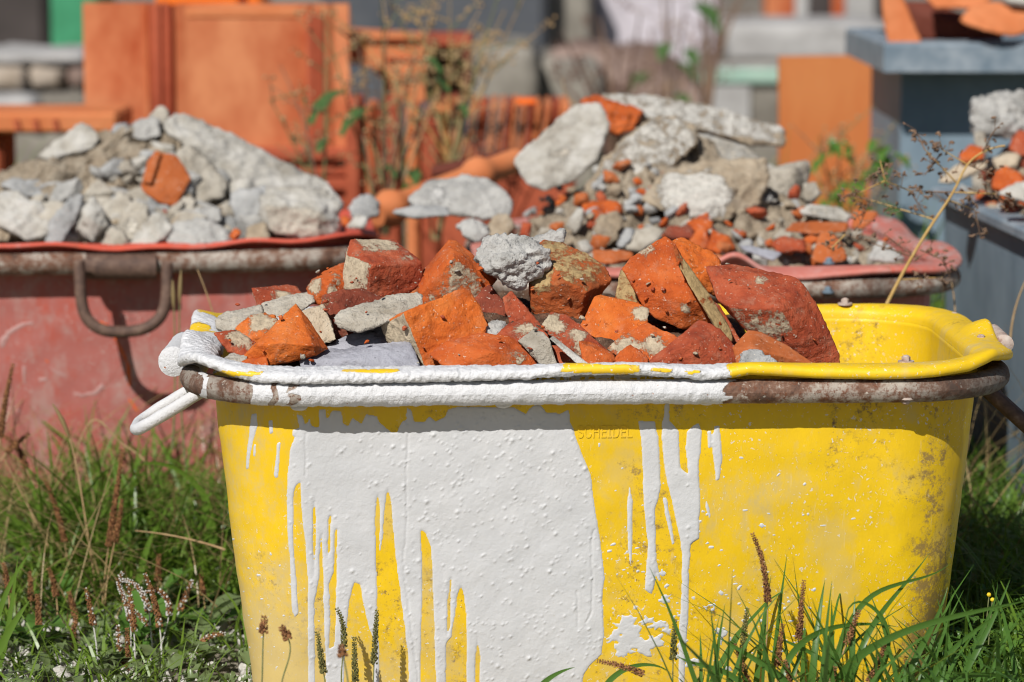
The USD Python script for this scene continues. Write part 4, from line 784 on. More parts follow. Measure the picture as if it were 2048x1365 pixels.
cr('mortar_slab', 'tilted slab crusted with white plaster crumbs in the middle of the heap', 'mortar', full, [(1175,375,2),(1225,305,0),(1290,245,-2),(1335,233,-3),(1385,250,-1),(1392,285,1),(1340,335,3),(1242,390,4),(1190,395,3)], 'sand_rock', 6, 1.5, [(1285,300,85,.66,F),(1330,262,26,.7)])
cr('sandstone_rock', 'large tan rock with a white patch on its face', 'stone', zr3, [(28,600,1),(150,450,0),(400,380,-3),(600,358,-4),(742,368,-2),(772,482,0),(690,645,2),(500,725,4),(380,705,4),(280,718,3),(140,655,3),(560,470,2)], 'sand_rock', 10, 1.0, [(330,560,150,1.15,F),(300,600,120,1.1)], dy=-.05)
cr('concrete_slab', 'pale slab sloping to the right behind the tan rock', 'concrete', zr3, [(320,200,-1),(600,285,-2),(700,340,-2),(815,420,-1),(760,600,2),(500,380,3),(350,300,2)], 'plaster_white', 8, .8, [(600,330,200,.6)], dy=.1)
cr('concrete_lump', 'pale block with a shaded right side at the end of the sloping slab', 'concrete', zr3, [(745,430,0),(1000,368,-2),(1012,400,-2),(985,600,0),(900,625,2),(770,615,2),(930,420,2.5)], 'mortar_grey', 8, .7, dy=.06)
cr('concrete_lump', 'small grey block at the far right of the slabs', 'concrete', zr3, [(985,510,0),(1050,500,-1),(1090,560,0),(1040,610,1),(990,600,1)], 'mortar_grey', 6, .8, dy=.05)
cr('concrete_slab', 'flat grey-white slab overhanging the left rim of the brick rubble tub', 'concrete', zr2, [(265,790,1),(380,682,-2),(630,628,-4),(782,640,-4),(900,718,-1),(955,802,0),(940,895,2),(780,910,3),(600,868,3.5),(300,838,3),(620,760,2)], 'concrete_pale', 7, .9, [(450,760,120,.55)], dy=.06)
cr('stone', 'dark blue slate edge beneath the overhanging slab', 'stone', zr2, [(160,870,0),(300,832,-1),(520,838,-1),(540,890,1),(300,905,1)], 'stone_blue', 5, .5, dy=.06)
cr('concrete_lump', 'white lump at the left rim beside the tan stone', 'concrete', zr2, [(600,960,0),(680,930,-1),(800,960,-1),(800,1010,1),(740,1075,2),(650,1030,2)], 'concrete_pale', 6, 1.2, dy=-.02)
cr('stone', 'tan stone at the left front of the brick rubble', 'stone', zr2, [(790,1000,1),(860,890,-1),(940,890,-1),(990,980,0),(930,1040,2),(830,1040,2)], 'sand_rock', 6, .9)
cr('brick', 'upright orange chip beside the tan stone', 'brick', zr2, [(1025,1030,1),(1040,940,-1),(1100,945,0),(1080,1050,1)], 'brick_red', 3, .6, dy=-.02)
cr('brick', 'red-orange slab of brick throwing a dark shadow below the crusted slab', 'brick', zr2, [(1450,820,1),(1560,795,-1),(1690,810,0),(1720,860,0),(1690,900,1),(1520,910,2),(1460,880,1.5)], 'brick_orange', 5, .9)
cr('brick', 'small dark red brick chip right of the shadowed slab', 'brick', zr2, [(1545,750,0),(1580,725,-1),(1610,790,0),(1570,810,1)], 'brick_red', 3, .7)
cr('porcelain_shard', 'white porcelain shard standing in the dirt', 'shard', zr2, [(1345,960,1),(1420,845,-1),(1455,850,0),(1440,960,1),(1400,1010,1.5)], 'plaster_white', 3, .5)
cr('porcelain_shard', 'white shard just above the streaked brick', 'shard', zr2, [(1425,1075,0),(1480,1060,-1),(1520,1120,0),(1480,1150,1),(1440,1120,1)], 'plaster_white', 3, .4, dy=-.06)
cr('stone', 'grey stone pair lying at the front middle, the left one', 'stone', zr2, [(1695,1090,1),(1750,985,-1),(1800,990,-1),(1780,1060,1),(1730,1110,1)], 'stone_blue', 5, .8, dy=-.03)
cr('stone', 'pale green-grey stone lying at the front middle', 'stone', zr2, [(1745,1110,1),(1800,1000,-1),(1920,972,-2),(2000,1000,-1),(1960,1060,1),(1850,1130,2)], 'mortar_grey', 6, .8, dy=-.03)
cr('stone', 'brown-grey boulder under the red brick slab', 'stone', zr2, [(1530,1000,1),(1580,900,-1),(1680,870,-2),(1720,930,-1),(1690,1050,1),(1600,1100,2)], 'sand_rock', 7, 1.1, dy=-.02)
cr('brick', 'rounded orange brick lump at the front rim right of the pale stone', 'brick', zr3, [(298,870,1),(340,780,-1),(400,765,-1),(415,900,1),(330,905,2)], 'brick_orange', 5, .7)
cr('brick', 'bright orange brick lump beside the rounded one', 'brick', zr3, [(408,900,1),(440,790,-1),(540,830,-1),(565,890,0),(480,925,1.5)], 'brick_orange', 5, .9)
cr('brick', 'dark maroon brick bit behind the rounded orange lump', 'brick', zr3, [(140,805,0),(180,765,-1),(320,768,-1),(310,830,1),(200,838,1)], 'brick_dark', 4, .7, dy=.02)
cr('brick', 'orange brick bit half under the tan rock', 'brick', zr3, [(290,740,0),(360,718,-1),(430,735,0),(420,785,1),(330,790,1)], 'brick_orange', 4, .7)
cr('roof_tile', 'flat orange tile piece lying near the right rim', 'tile', zr3, [(880,790,1),(935,740,-1),(1100,735,-2),(1250,742,-2),(1240,790,0),(1060,808,2)], 'tile_orange', 2, .3)
cr('roof_tile', 'orange tile piece sticking up at the right end of the heap', 'tile', zr3, [(1278,770,0),(1290,665,-1),(1420,672,-1),(1432,690,0),(1350,775,1)], 'tile_orange', 2, .3, dy=.02)
cr('brick', 'bulging orange brick at the front rim, right part', 'brick', zr3, [(1035,970,1),(1090,800,-2),(1140,790,-2),(1200,850,-1),(1250,960,1),(1140,985,2)], 'tile_orange', 5, .5, dy=-.04)
cr('plaster_slab', 'white triangular plaster piece in the right corner of the brick rubble', 'plaster', zr3, [(1375,965,1),(1440,850,-1),(1470,855,-1),(1590,955,0),(1520,975,1)], 'concrete_pale', 4, .4, dy=-.05)
cr('mortar_lump', 'long pale mortar stick right of the tan rock', 'mortar', zr3, [(970,680,0),(1010,635,-1),(1200,655,-1),(1262,700,0),(1240,735,1),(1080,705,1)], 'plaster_white', 4, .7, [(1100,680,80,.5)], dy=.03)
cr('stone', 'white round stone right of the tan rock', 'stone', zr3, [(845,650,0),(880,610,-1),(945,605,-1),(960,660,0),(900,680,1)], 'concrete_pale', 4, .6, dy=.05)
cr('paving_slab', 'grey flat flake at the front rim of the brick rubble', 'slab', zr3, [(600,880,0),(700,890,0),(850,925,0),(800,970,2),(640,910,1)], 'slab_violet', 2, .3, dy=-.06)
cr('brick', 'bright orange brick scrap glowing just behind the largest brick', 'brick', zr2, [(1525,1130,0),(1640,1140,-1),(1800,1150,-1),(1790,1190,0),(1650,1220,1),(1535,1215,1)], 'tile_orange', 3, .8, dy=-.06)
cr('brick', 'red brick scrap lying flat at the rim beside the bulging brick', 'brick', zr3, [(790,870,0),(860,835,-1),(990,850,-1),(985,905,1),(850,925,1)], 'brick_red', 4, .8, dy=-.02)
mound('rubble_dirt', 'brown sandy dirt between the pieces of the right red tub', RR, (.28, 5.70, .70), .475, 'rubble_dirt', 15, amp=.05, spread=1.1, name_key='right')
def heapR(px, py): return py > 300 + abs(px - 1300) * .28 and py < 528 and px > 985 - (528 - py) * 1.2
stones('rubble_stone', 'small grey or sandy stone loose on the brick rubble tub', 'stone', 'small stones in the right red tub', 130, ((850, 1780), (330, 528), heapR), 'right', (.005, .016), ['sand_rock', 'mortar_grey', 'concrete_pale', 'stone_blue', 'plaster_white'], 41)
stones('brick_crumb', 'small orange brick crumb loose on the brick rubble tub', 'brick', 'brick crumbs in the right red tub', 80, ((850, 1800), (330, 530), heapR), 'right', (.005, .018), ['brick_orange', 'brick_red', 'tile_orange', 'brick_orange'], 43)

stones('brick_crumb', 'tiny brick crumb lying on the broken bricks of the yellow tub', 'brick', 'tiny crumbs on the bricks of the yellow tub', 70, ((440, 1640), (520, 728), lambda x, y: True), 'near', (.0014, .0042), ['brick_orange', 'brick_red', 'mortar_beige', 'brick_orange', 'mortar_grey'], 51)
# ================================================================ grey steel containers at the right
def prism(corners_lo, corners_hi, t=.01):
    a, b = np.array(corners_lo, float), np.array(corners_hi, float); n = len(a)
    m = loft(np.stack([a, b])); return m
def container(name, label, far, near, W, zt, lipw, liph, taper, over=0.0, wallin=None):
    wi = lipw if wallin is None else wallin
    """open steel tub: far and near are the xy ends of its left rim edge; W its width to the right"""
    far, near = np.array(far), np.array(near); d = (near - far) / np.linalg.norm(near - far); r = np.array([-d[1], d[0]])
    if r[0] < 0: r = -r
    nd = thing(name, label, 'steel container', (*((far + near) / 2 + r * W / 2), 0))
    q = [far, near, near + r * W, far + r * W]; cen = sum(q) / 4
    ins = lambda k: [p + (np.sign((cen - p) @ d) * d * (1 + (over if k > .02 and (cen - p) @ d < 0 else 0)) + np.sign((cen - p) @ r) * r) * k for p in q]
    ring = lambda k, z: np.array([[*p, z] for p in ins(k)])
    shell = loft(np.stack([ring(wi + taper, 0.0), ring(wi, zt - liph), ring(wi, zt - .0135), ring(wi + .006, zt - .0135), ring(wi + taper + .006, .05)]))
    shell.invert() if shell.face_normals[np.argmax(shell.triangles_center[:, 1])][1] < 0 else None
    obj('shell', shell, 'grey_steel', nd, smooth=False)
    lip = loft(np.stack([ring(lipw - .002, zt - .003), ring(lipw - .002, zt), ring(.006, zt), ring(0, zt - .006), ring(0, zt - liph), ring(.008, zt - liph), ring(.008, zt - .012), ring(lipw - .004, zt - .012)]))
    obj('rim', lip, 'steel_lip', nd, smooth=False)
    return nd, d, r
cf, cn = at(1862, 378, 6.07), at(2070, 474, 5.22)
cC = container('steel_container', 'blue-grey steel container at the right edge, its rim strewn with rubble', cf[:2], cn[:2], .9, .555, .075, .02, .015, wallin=.022)
bf = at(1768, 86, 6.9); bz = bf[2]
cB = container('steel_container', 'taller blue-grey steel container behind, holding broken orange blocks', bf[:2] + [0, .8], bf[:2], 1.2, bz, .06, .066, .0, over=1.6)
# sheet-metal folds down the near container
cs = lambda *a, **k: c(*a, base=lambda py: 5.58 + max(0, 400 - py) / 210 * .22, **k)
z4 = lambda X, Y: (1750 + .4027 * X, 150 + .4029 * Y)
cs('concrete_lump', 'crumbly white concrete chunk crowning the rubble at the right edge', 'concrete', z4, [(482,160,0),(500,125,-2),(560,120,-2),(620,130,-2),(650,95,-3),(760,105,-3),(800,200,-1),(780,300,1),(640,300,2),(500,280,2),(480,220,1),(600,210,3)], 'concrete_pale', 9, 1.8, [(570,215,30,.6)])
cs('mortar_lump', 'narrow pale stone standing below the crumbly white chunk', 'mortar', z4, [(495,290,0),(540,285,-1),(560,390,1),(530,400,1.5),(500,340,1)], 'mortar_grey', 5, .8)
cs('brick', 'red brick piece at the right edge below the white chunk', 'brick', z4, [(680,330,0),(720,280,-2),(780,290,-2),(790,400,0),(720,400,2),(670,370,1)], 'brick_red', 6, .6)
cs('brick', 'orange brick bit left of the narrow stone at the right edge', 'brick', z4, [(425,395,0),(470,355,-1),(530,365,-1),(535,415,1),(430,430,1)], 'brick_orange', 5, .7)
cs('mortar_lump', 'pointed cream stone lying on the steel rim', 'mortar', z4, [(322,530,1),(350,495,-1),(450,430,-2),(540,415,-2),(545,460,0),(440,510,2),(370,535,2)], 'mortar_beige', 5, .7, dy=.03)
cs('mortar_lump', 'flat cream stone right of the pointed one', 'mortar', z4, [(590,420,0),(660,395,-1),(720,400,0),(700,450,1),(610,470,1)], 'mortar_beige', 5, .7)
cs('brick', 'round orange brick lump above the steel rim', 'brick', z4, [(582,560,1),(600,490,-1),(650,465,-2),(720,500,-1),(735,560,1),(650,585,2)], 'brick_orange', 6, .9, dy=-.08)
cs('plaster_slab', 'white plaster heap spilling over the steel rim', 'plaster', z4, [(620,590,1),(680,560,-1),(800,520,-2),(820,640,0),(740,620,2)], 'plaster_white', 5, .9, dy=-.2)
r_ = .555; m = loft(np.stack([np.array([[.895, 6.02, .545], [.925, 5.2, .535], [1.7, 5.2, .56], [1.7, 6.0, .56]]), np.array([[.98, 5.92, .665], [1.02, 5.45, .625], [1.5, 5.4, .66], [1.5, 5.9, .68]]), np.array([[1.15, 5.75, .71]] * 4)]))
v = np.asarray(m.vertices)
hm = m3.Manifold.hull_points(np.vstack([v, v * [1, 1, 0] + [0, 0, .42]])).refine_to_length(.02).to_mesh(); hm = trimesh.Trimesh(np.array(hm.vert_properties[:, :3], float), np.array(hm.tri_verts)); hv = np.asarray(hm.vertices); hm.vertices = hv + hm.vertex_normals * (.03 * fb(hv, 25, 4, 3))[:, None]; MOUND['steel'] = np.asarray(hm.vertices)
obj('rubble_dirt', hm, 'rubble_dirt', smooth=True, label='dirt under the rubble of the near steel container', kind='stuff', cat='rubble')
stones('rubble_stone', 'small rubble stone strewn behind the steel rim at the right edge', 'stone', 'small stones in the steel container', 70, ((1900, 2060), (280, 430), lambda x, y: y > 400 - (x - 1900) * .9), 'steel', (.007, .02), ['mortar_grey', 'brick_orange', 'sand_rock', 'brick_dark', 'concrete_pale'], 47)
# broken orange blocks in the tall container
cb = lambda *a, **k: c(*a, base=lambda py: 6.98, **k)
z8 = lambda X, Y: (1400 + .3164 * X, .3164 * Y)
cb('hollow_block', 'orange hollow block end standing at the left of the tall container', 'block', z8, [(1150,-60,0),(1260,-60,0),(1250,30,1),(1390,250,3),(1395,285,3),(1195,285,2),(1160,120,0)], 'clay_light', 10, .3, edge=.01)
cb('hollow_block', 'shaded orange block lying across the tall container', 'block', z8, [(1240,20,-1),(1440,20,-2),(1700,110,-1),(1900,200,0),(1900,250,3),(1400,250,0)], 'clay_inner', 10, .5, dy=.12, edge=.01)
cb('hollow_block', 'broken orange block jutting out at the upper right corner', 'block', z8, [(1650,130,3),(1700,60,2),(1820,20,-1),(2100,60,-1),(2120,180,3),(1960,230,6),(1800,190,7),(1700,160,6)], 'clay_light', 10, .7, dy=-.05, edge=.01)
cb('hollow_block', 'orange block shard on top of the tall container', 'block', z8, [(1400,-40,0),(1700,-60,-2),(1850,-20,0),(1760,50,3),(1500,50,3)], 'clay_light', 8, .7, edge=.01)
cb('plaster_slab', 'white slab tip at the upper right corner of the photograph', 'plaster', z8, [(1900,-30,0),(2100,-30,0),(2120,25,2),(1960,15,2)], 'plaster_white', 6, .5, dy=-.06, edge=.01)
# ================================================================ tiles and blocks behind the tubs
def wallbox(px0, px1, py0, py1, Y, depth, z0=None, c_=.01, rotdeg=0):
    a, b = at(px0, py0, Y), at(px1, py1, Y); zl_ = b[2] if z0 is None else z0
    m = cbox(min(a[0], b[0]), max(a[0], b[0]), Y, Y + depth, zl_, a[2], c_)
    return rotz(m, rotdeg, [(a[0] + b[0]) / 2, Y, 0]) if rotdeg else m
def profile_panel(px0, px1, py0, py1, Y, depth, prof, z0=None):
    """upright tile: prof = (fraction across, relief in metres) of its front"""
    a, b = at(px0, py0, Y), at(px1, py1, Y); W = b[0] - a[0]
    fr = [(a[0] + f * W, Y - r) for f, r in prof]; poly = Polygon(fr + [(b[0], Y + depth), (a[0], Y + depth)])
    m = trimesh.creation.extrude_polygon(poly, a[2] - (b[2] if z0 is None else z0), engine='earcut'); m.apply_translation([0, 0, b[2] if z0 is None else z0]); return m
rib = lambda x, w=.03, h=.016: [(x - w, 0), (x - w * .55, h), (x + w * .55, h), (x + w, 0)]
t = thing('roof_tile', 'large upright orange roof tile at the left, warped dark patch on its face', 'roof tile', at(250, 290, 7.55))
obj('tile_body', profile_panel(165, 340, 6, 300, 7.55, .03, [(0, 0), (.72, 0), (.76, .008), (.80, 0), (1, 0)]), 'clay_tile', t, smooth=25)
obj('tile_rib', profile_panel(298, 352, 10, 298, 7.535, .012, [(0, 0), (.2, .012), (.45, .014), (.55, .004), (.75, .004), (.85, .012), (1, 0)]), 'clay_dark', t, smooth=25)
t = thing('roof_tile', 'broadest upright orange roof tile with a recessed field, top left', 'roof tile', at(520, 290, 7.5))
obj('tile_body', profile_panel(350, 700, 8, 296, 7.5, .03, [(0, .008), (.04, .007), (.09, 0), (.70, 0), (.74, .006), (.77, .012), (.80, .003), (.83, .002), (.85, .012), (.88, .012), (.91, 0), (.95, 0), (1, .006)]), 'clay_tile', t, smooth=25)
obj('tile_lip', wallbox(360, 596, 14, 36, 7.4955, .02, c_=.003), 'clay_light', t)
obj('tile_groove', profile_panel(612, 652, 26, 290, 7.482, .012, [(0, -.004), (.3, .003), (.5, -.002), (.7, .003), (1, -.004)]), 'clay_dark', t, smooth=25)
for k, (a_, b_, y_) in enumerate(((185, 700, -2), (200, 690, -5), (190, 695, -8))):
    tt = thing('roof_tile', 'upright roof tile stacked behind the two front tiles', 'roof tile', at(400, 290, 7.62 + .045 * k), group='roof tiles leaning behind the front tiles')
    obj('tile_body', profile_panel(a_, b_, 14 + k, 300, 7.62 + .045 * k, .03, [(0, 0), (.4, 0), (.43, .012), (.46, 0), (1, 0)]), 'clay_tile', tt, smooth=25)
# stack that carries them
for k in range(6):
    y0 = 296 + k * 30
    obj('roof_tile', wallbox(150 + 6 * (k % 2), 715 - 8 * (k % 3), y0 + 2, y0 + 28, 7.44 + .02 * (k % 2), .4, c_=.006), 'clay_dark', label='flat roof tile in the dark red stack carrying the upright tiles', cat='roof tile', group='flat tiles stacked under the upright tiles')
obj('pallet', cat([wallbox(140, 720, 480, 500, 7.44, .4, c_=.004), cbox(at(150,0,7.5)[0], at(200,0,7.5)[0], 7.46, 7.8, 0.0, at(0,500,7.44)[2], .004), cbox(at(650,0,7.5)[0], at(705,0,7.5)[0], 7.46, 7.8, 0.0, at(0,500,7.44)[2], .004)]), 'wood_grey', label='wooden pallet under the tile stack behind the left red tub', cat='pallet')
t = thing('tile_row', 'notched row of orange tile edges at the left edge above the grass', 'roof tile', at(80, 270, 7.2))
obj('tile_edge', wallbox(-90, 235, 226, 268, 7.2, .3, c_=.008), 'clay_light', t)
for px in (28, 66, 106):
    obj('tile_notch', rot(cbox(*(np.array([at(px-5,0,7.19)[0], at(px+5,0,7.19)[0]])), 7.19, 7.2, at(px,264,7.2)[2], at(px,240,7.2)[2], .001), -12, [0,1,0], at(px,250,7.2)), 'clay_dark', t)
obj('tile_foot', wallbox(-90, 8, 270, 420, 7.25, .2, z0=0.0), 'clay_dark', t)
# flue block with an arched opening, beside the big tile
Yf = 7.7
pts = [at(px, py, Yf) for px, py in [(690,64),(850,74),(850,204),(772,204),(770,176),(758,152),(738,134),(712,128),(690,128)]]
poly = Polygon([(p[0], p[2]) for p in pts]); m = trimesh.creation.extrude_polygon(poly, .25, engine='earcut'); m.vertices = np.asarray(m.vertices)[:, [0, 2, 1]]; m.vertices[:, 1] += Yf; m.invert()
t = thing('flue_block', 'orange clay block with an arched opening right of the broad tile', 'clay block', at(770, 204, Yf))
obj('block_face', m, 'clay_light', t, smooth=False)
obj('block_step', wallbox(772, 846, 116, 122, Yf - .012, .02, c_=.003), 'clay_dark', t); obj('block_fillet', wallbox(700, 846, 70, 82, Yf - .02, .03), 'clay_light', t)
obj('block_bulge', wallbox(778, 842, 128, 165, Yf - .015, .02, c_=.012), 'clay_light', t)
t = thing('flue_block', 'open-ended clay block showing its dark inside, right of the arched one', 'clay block', at(895, 204, 7.75))
a, b = at(850, 76, 7.75), at(942, 206, 7.75)
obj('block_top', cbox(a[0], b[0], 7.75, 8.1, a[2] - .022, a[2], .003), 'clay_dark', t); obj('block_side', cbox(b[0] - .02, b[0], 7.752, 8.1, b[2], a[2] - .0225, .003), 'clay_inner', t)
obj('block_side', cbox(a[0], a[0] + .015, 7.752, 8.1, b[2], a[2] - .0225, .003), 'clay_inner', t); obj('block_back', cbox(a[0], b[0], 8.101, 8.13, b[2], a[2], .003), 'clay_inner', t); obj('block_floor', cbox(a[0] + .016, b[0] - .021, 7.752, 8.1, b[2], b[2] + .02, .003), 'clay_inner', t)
# row of tiles on edge
rr2 = random.Random(7)
for k in range(19):
    px = 850 + k * 15; Y = 7.35 + rr2.uniform(-.01, .01); a, b = at(px, 207 + rr2.uniform(-3, 3), Y), at(px + 12, 330, Y)
    m = cat([cbox(a[0], a[0] + .0135, Y, Y + .28, b[2], a[2], .004), cbox(a[0] + .002, a[0] + .0115, Y - .02, Y, a[2] - .05, a[2] - .012, .003)])
    rot(m, 7 + rr2.uniform(-2, 2), [0, 1, 0], b)
    obj('roof_tile', m, ('clay_tile', 'clay_dark', 'clay_light')[k % 3], smooth=False, label='thin orange tile on edge in the slanting row behind the rubble', cat='roof tile', group='tiles set on edge in the slanting row')
obj('cap_tile', wallbox(850, 925, 206, 236, 7.30, .04, c_=.015), 'clay_light', label='orange cap lying over the left end of the slanting tile row', cat='roof tile')
obj('cap_tile', wallbox(1028, 1075, 199, 214, 7.36, .06, c_=.008), 'bright_orange', label='small bright orange cap on the slanting tile row', cat='roof tile')
for k, (x0, x1, y0) in enumerate(((690, 722, 200), (726, 752, 212), (756, 800, 206), (812, 838, 214), (842, 880, 238))):
    obj('roof_tile', wallbox(x0, x1, y0, 470, 7.32 + .03 * (k % 2), .25, z0=0.0, c_=.008), ('clay_dark', 'clay_tile', 'clay_dark', 'clay_light', 'clay_dark')[k], label='upright orange tile edge behind the tangled weeds', cat='roof tile', group='upright tile edges behind the weeds')
obj('tile_bench', wallbox(850, 1150, 334, 470, 7.34, .35, z0=0.0, c_=.01), 'clay_dark', label='dark clay slab under the slanting tile row', cat='clay slab')
# ridge tile lying diagonally
def ridge(p, q, r, mat, label, bumps):
    P = np.linspace(0, 1, 24)[:, None]; L = np.array(p) + (np.array(q) - np.array(p)) * P; rad = np.full(24, r)
    rad = rad * (1 + sum(.55 * np.exp(-((P[:, 0] - b) / .05) ** 2) for b in bumps))
    m = tube(L, rad, 18); obj('ridge_tile', m, mat, label=label, cat='ridge tile', smooth=45)
ridge(at(752, 428, 6.05), at(1032, 322, 6.35), .026, 'clay_light', 'orange ridge tile lying diagonally with two swollen collars', (.10, .72))
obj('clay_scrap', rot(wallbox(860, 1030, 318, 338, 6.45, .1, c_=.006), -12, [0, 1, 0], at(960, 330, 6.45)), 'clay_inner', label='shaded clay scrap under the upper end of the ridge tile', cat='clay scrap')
# plain orange tile at the right
t = thing('clay_slab', 'tall plain orange clay slab standing left of the steel containers', 'clay slab', at(1690, 380, 8.0))
obj('slab_face', rot(profile_panel(1562, 1816, 112, 600, 8.0, .04, [(0, 0), (.62, 0), (.66, .006), (.78, .006), (.82, 0), (1, 0)], z0=0.0), -.8, [0, 1, 0], at(1690, 380, 8.0)), 'clay_panel', t, smooth=25)
# ---------------------------------------------------------------- far yard
def far(name, label, cat, m, mat, group=None, rough=None):
    if rough is None: rough = .05 if name in ('stone_block', 'kerb_stone') else .012 if 'block' in name else 0
    if rough:
        h = m3.Manifold.hull_points(np.asarray(m.vertices, float)).refine_to_length(.05).to_mesh(); m = trimesh.Trimesh(np.array(h.vert_properties[:, :3], float), np.array(h.tri_verts)); v = np.asarray(m.vertices); m.vertices = v + m.vertex_normals * (rough * (fb(v, 7, 4, 3) + .5 * fb(v, 25, 2, 4)))[:, None]
    obj(name, m, mat, label=label, cat=cat, group=group, smooth=True if rough else 30)
far('concrete_block', 'upper pale concrete block behind the orange slab, wide and whitish', 'concrete block', wallbox(1455, 1790, 48, 124, 12.0, .8, c_=.02), 'far_white')
t = thing('concrete_block', 'lower pale concrete block banded with faded green film', 'concrete block', at(1580, 300, 11.8))
obj('block_body', wallbox(1405, 1790, 126, 300, 11.8, .9, z0=0.0, c_=.02), 'far_stone', t); obj('white_face', wallbox(1408, 1786, 128, 138, 11.78, .02, c_=.004), 'far_white', t); obj('film_band', wallbox(1403, 1640, 138, 168, 11.77, .03, c_=.006), 'film_green', t); obj('white_face', wallbox(1404, 1500, 170, 290, 11.782, .015, c_=.004), 'far_white', t)
far('stone_block', 'grey-beige rough stone block behind the slanting tile row, left one', 'stone block', wallbox(944, 1075, 92, 300, 10.5, .7, z0=0.0, c_=.03), 'far_stone')
far('stone_block', 'grey-beige rough stone block behind the slanting tile row, right one', 'stone block', wallbox(1078, 1205, 122, 300, 10.7, .7, z0=0.0, c_=.03), 'far_stone')
hp = [at(px, py, Y) for px, py, Y in ((1060,180,11),(1100,90,11),(1180,70,11.3),(1300,85,11.4),(1390,130,11),(1400,230,10.8),(1050,230,10.8))]
hm = m3.Manifold.hull_points(np.vstack([hp, np.array(hp) * [1, 1, 0] + [0, .4, 0]])).refine_to_length(.06).to_mesh(); hm = trimesh.Trimesh(np.array(hm.vert_properties[:, :3], float), np.array(hm.tri_verts)); hv = np.asarray(hm.vertices); hm.vertices = hv + hm.vertex_normals * (.15 * fb(hv, 6, 4, 3))[:, None]
far('rubble_heap', 'brown rubble heap in the middle distance behind the right red tub', 'rubble heap', hm, 'rust_heap')
far('pallet_load', 'film-wrapped lilac-white pallet load behind the brown heap', 'pallet load', wallbox(1185, 1440, -90, 200, 13.5, 1.0, z0=0.0, c_=.03), 'film_lilac')
far('concrete_board', 'pale upright board left of the wrapped pallet', 'concrete board', wallbox(1090, 1182, -70, 90, 13.2, .3, z0=0.0, c_=.02), 'far_stone')
far('steel_skip', 'dark slate-blue skip at the top middle of the photograph', 'skip', wallbox(640, 1095, -110, 92, 13.0, 1.2, z0=0.0, c_=.03), 'slate_dark')
far('dark_container', 'dark brown container in the top left corner', 'container', wallbox(-160, 96, -120, 104, 13.0, 1.0, z0=0.0, c_=.03), 'dark_brown')
far('green_bin', 'green plastic bin behind the upright tiles', 'bin', wallbox(98, 200, -90, 110, 12.0, .5, z0=0.0, c_=.02), 'panel_green')
for k, (x0, x1, y0, y1, Y, mt) in enumerate(((-60, 168, 104, 134, 10.6, 'far_white'), (-60, 50, 136, 180, 10.5, 'far_beam'), (54, 125, 136, 182, 10.55, 'far_beam'), (128, 176, 136, 180, 10.5, 'rust_heap'), (-60, 70, 196, 230, 10.3, 'far_white'), (74, 176, 184, 230, 10.45, 'far_stone'))):
    far('kerb_stone', ('long whitish kerbstone on top of the pile left of the tiles', 'tan kerbstone end at the left edge', 'tan kerbstone with a dark joint on its left', 'rusty brown kerbstone beside the upright tile', 'pale lump lying under the tan kerbstones', 'grey stone under the tan kerbstones')[k], 'kerbstone', wallbox(x0, x1, y0, y1, Y, .5, c_=.02), mt)
far('stone_block', 'grey plinth stone under the kerbstones at the left edge', 'stone block', wallbox(-60, 176, 232, 330, 10.4, .6, z0=0.0, c_=.02), 'far_stone')
far('plastic_crate', 'bright orange crate top just visible above the broad tile', 'crate', wallbox(310, 480, -40, 60, 8.6, .3, z0=0.0, c_=.01), 'bright_orange')
far('plastic_crate', 'narrow bright orange crate above the right half of the broad tile', 'crate', wallbox(494, 526, -40, 60, 8.6, .3, z0=0.0, c_=.01), 'bright_orange')
for k, (x0, x1, mt, lab) in enumerate(((1535, 1590, 'clay_tile', 'orange clay post at the top right'), (1592, 1618, 'far_white', 'white narrow post beside the orange post'), (1622, 1664, 'dark_brown', 'dark post between pale ones at the top right'), (1666, 1690, 'clay_tile', 'slim orange post at the top right'), (1692, 1750, 'far_white', 'wide pale grey post at the top right'), (1752, 1790, 'dark_brown', 'dark post beside the tall container'))):
    far('clay_post' if 'clay' in mt else 'post', lab, 'post', wallbox(x0, x1, -120, 60, 13.4, .25, z0=0.0, c_=.01), mt)
far('building', 'weathered brownish building wall closing the yard at the back', 'building', cat([cbox(-9, 9, 24, 25, 0, 5, .05), cbox(-9.2, 9.2, 23.7, 25.4, 5.0, 5.25, .05)]), 'building_wall')
# ================================================================ plants
def blades(N, base, h, az, lean, width, bend, seed, segs=6):
    """N grass blades as folded tapering ribbons; all arguments arrays"""
    t = np.linspace(0, 1, segs); rng = np.random.default_rng(seed)
    d = np.stack([np.cos(az), np.sin(az), 0 * az], -1); side = np.stack([-np.sin(az), np.cos(az), 0 * az], -1)
    tw = rng.uniform(-.9, .9, N); side = side * np.cos(tw)[:, None] + d * np.sin(tw)[:, None]
    out = lean[:, None] * t + bend[:, None] * t ** 2.4
    up = t[None] * (1 - .35 * np.clip(bend, 0, 1.4)[:, None] * t ** 2)
    cen = base[:, None, :] + h[:, None, None] * (d[:, None, :] * out[..., None] + np.array([0, 0, 1.]) * up[..., None])
    w = width[:, None] * np.clip(1.05 - t ** 2.2, .02, 1) * np.where(t < .15, .7, 1)
    V = np.stack([cen - side[:, None] * w[..., None] / 2, cen + side[:, None] * w[..., None] / 2], 2)
    V = V.reshape(N, segs * 2, 3); f = []
    for i in range(segs - 1): a = 2 * i; f += [[a, a + 1, a + 3], [a, a + 3, a + 2]]
    f = np.array(f); F = (f[None] + (np.arange(N) * segs * 2)[:, None, None]).reshape(-1, 3)
    return trimesh.Trimesh(V.reshape(-1, 3), F, process=False)
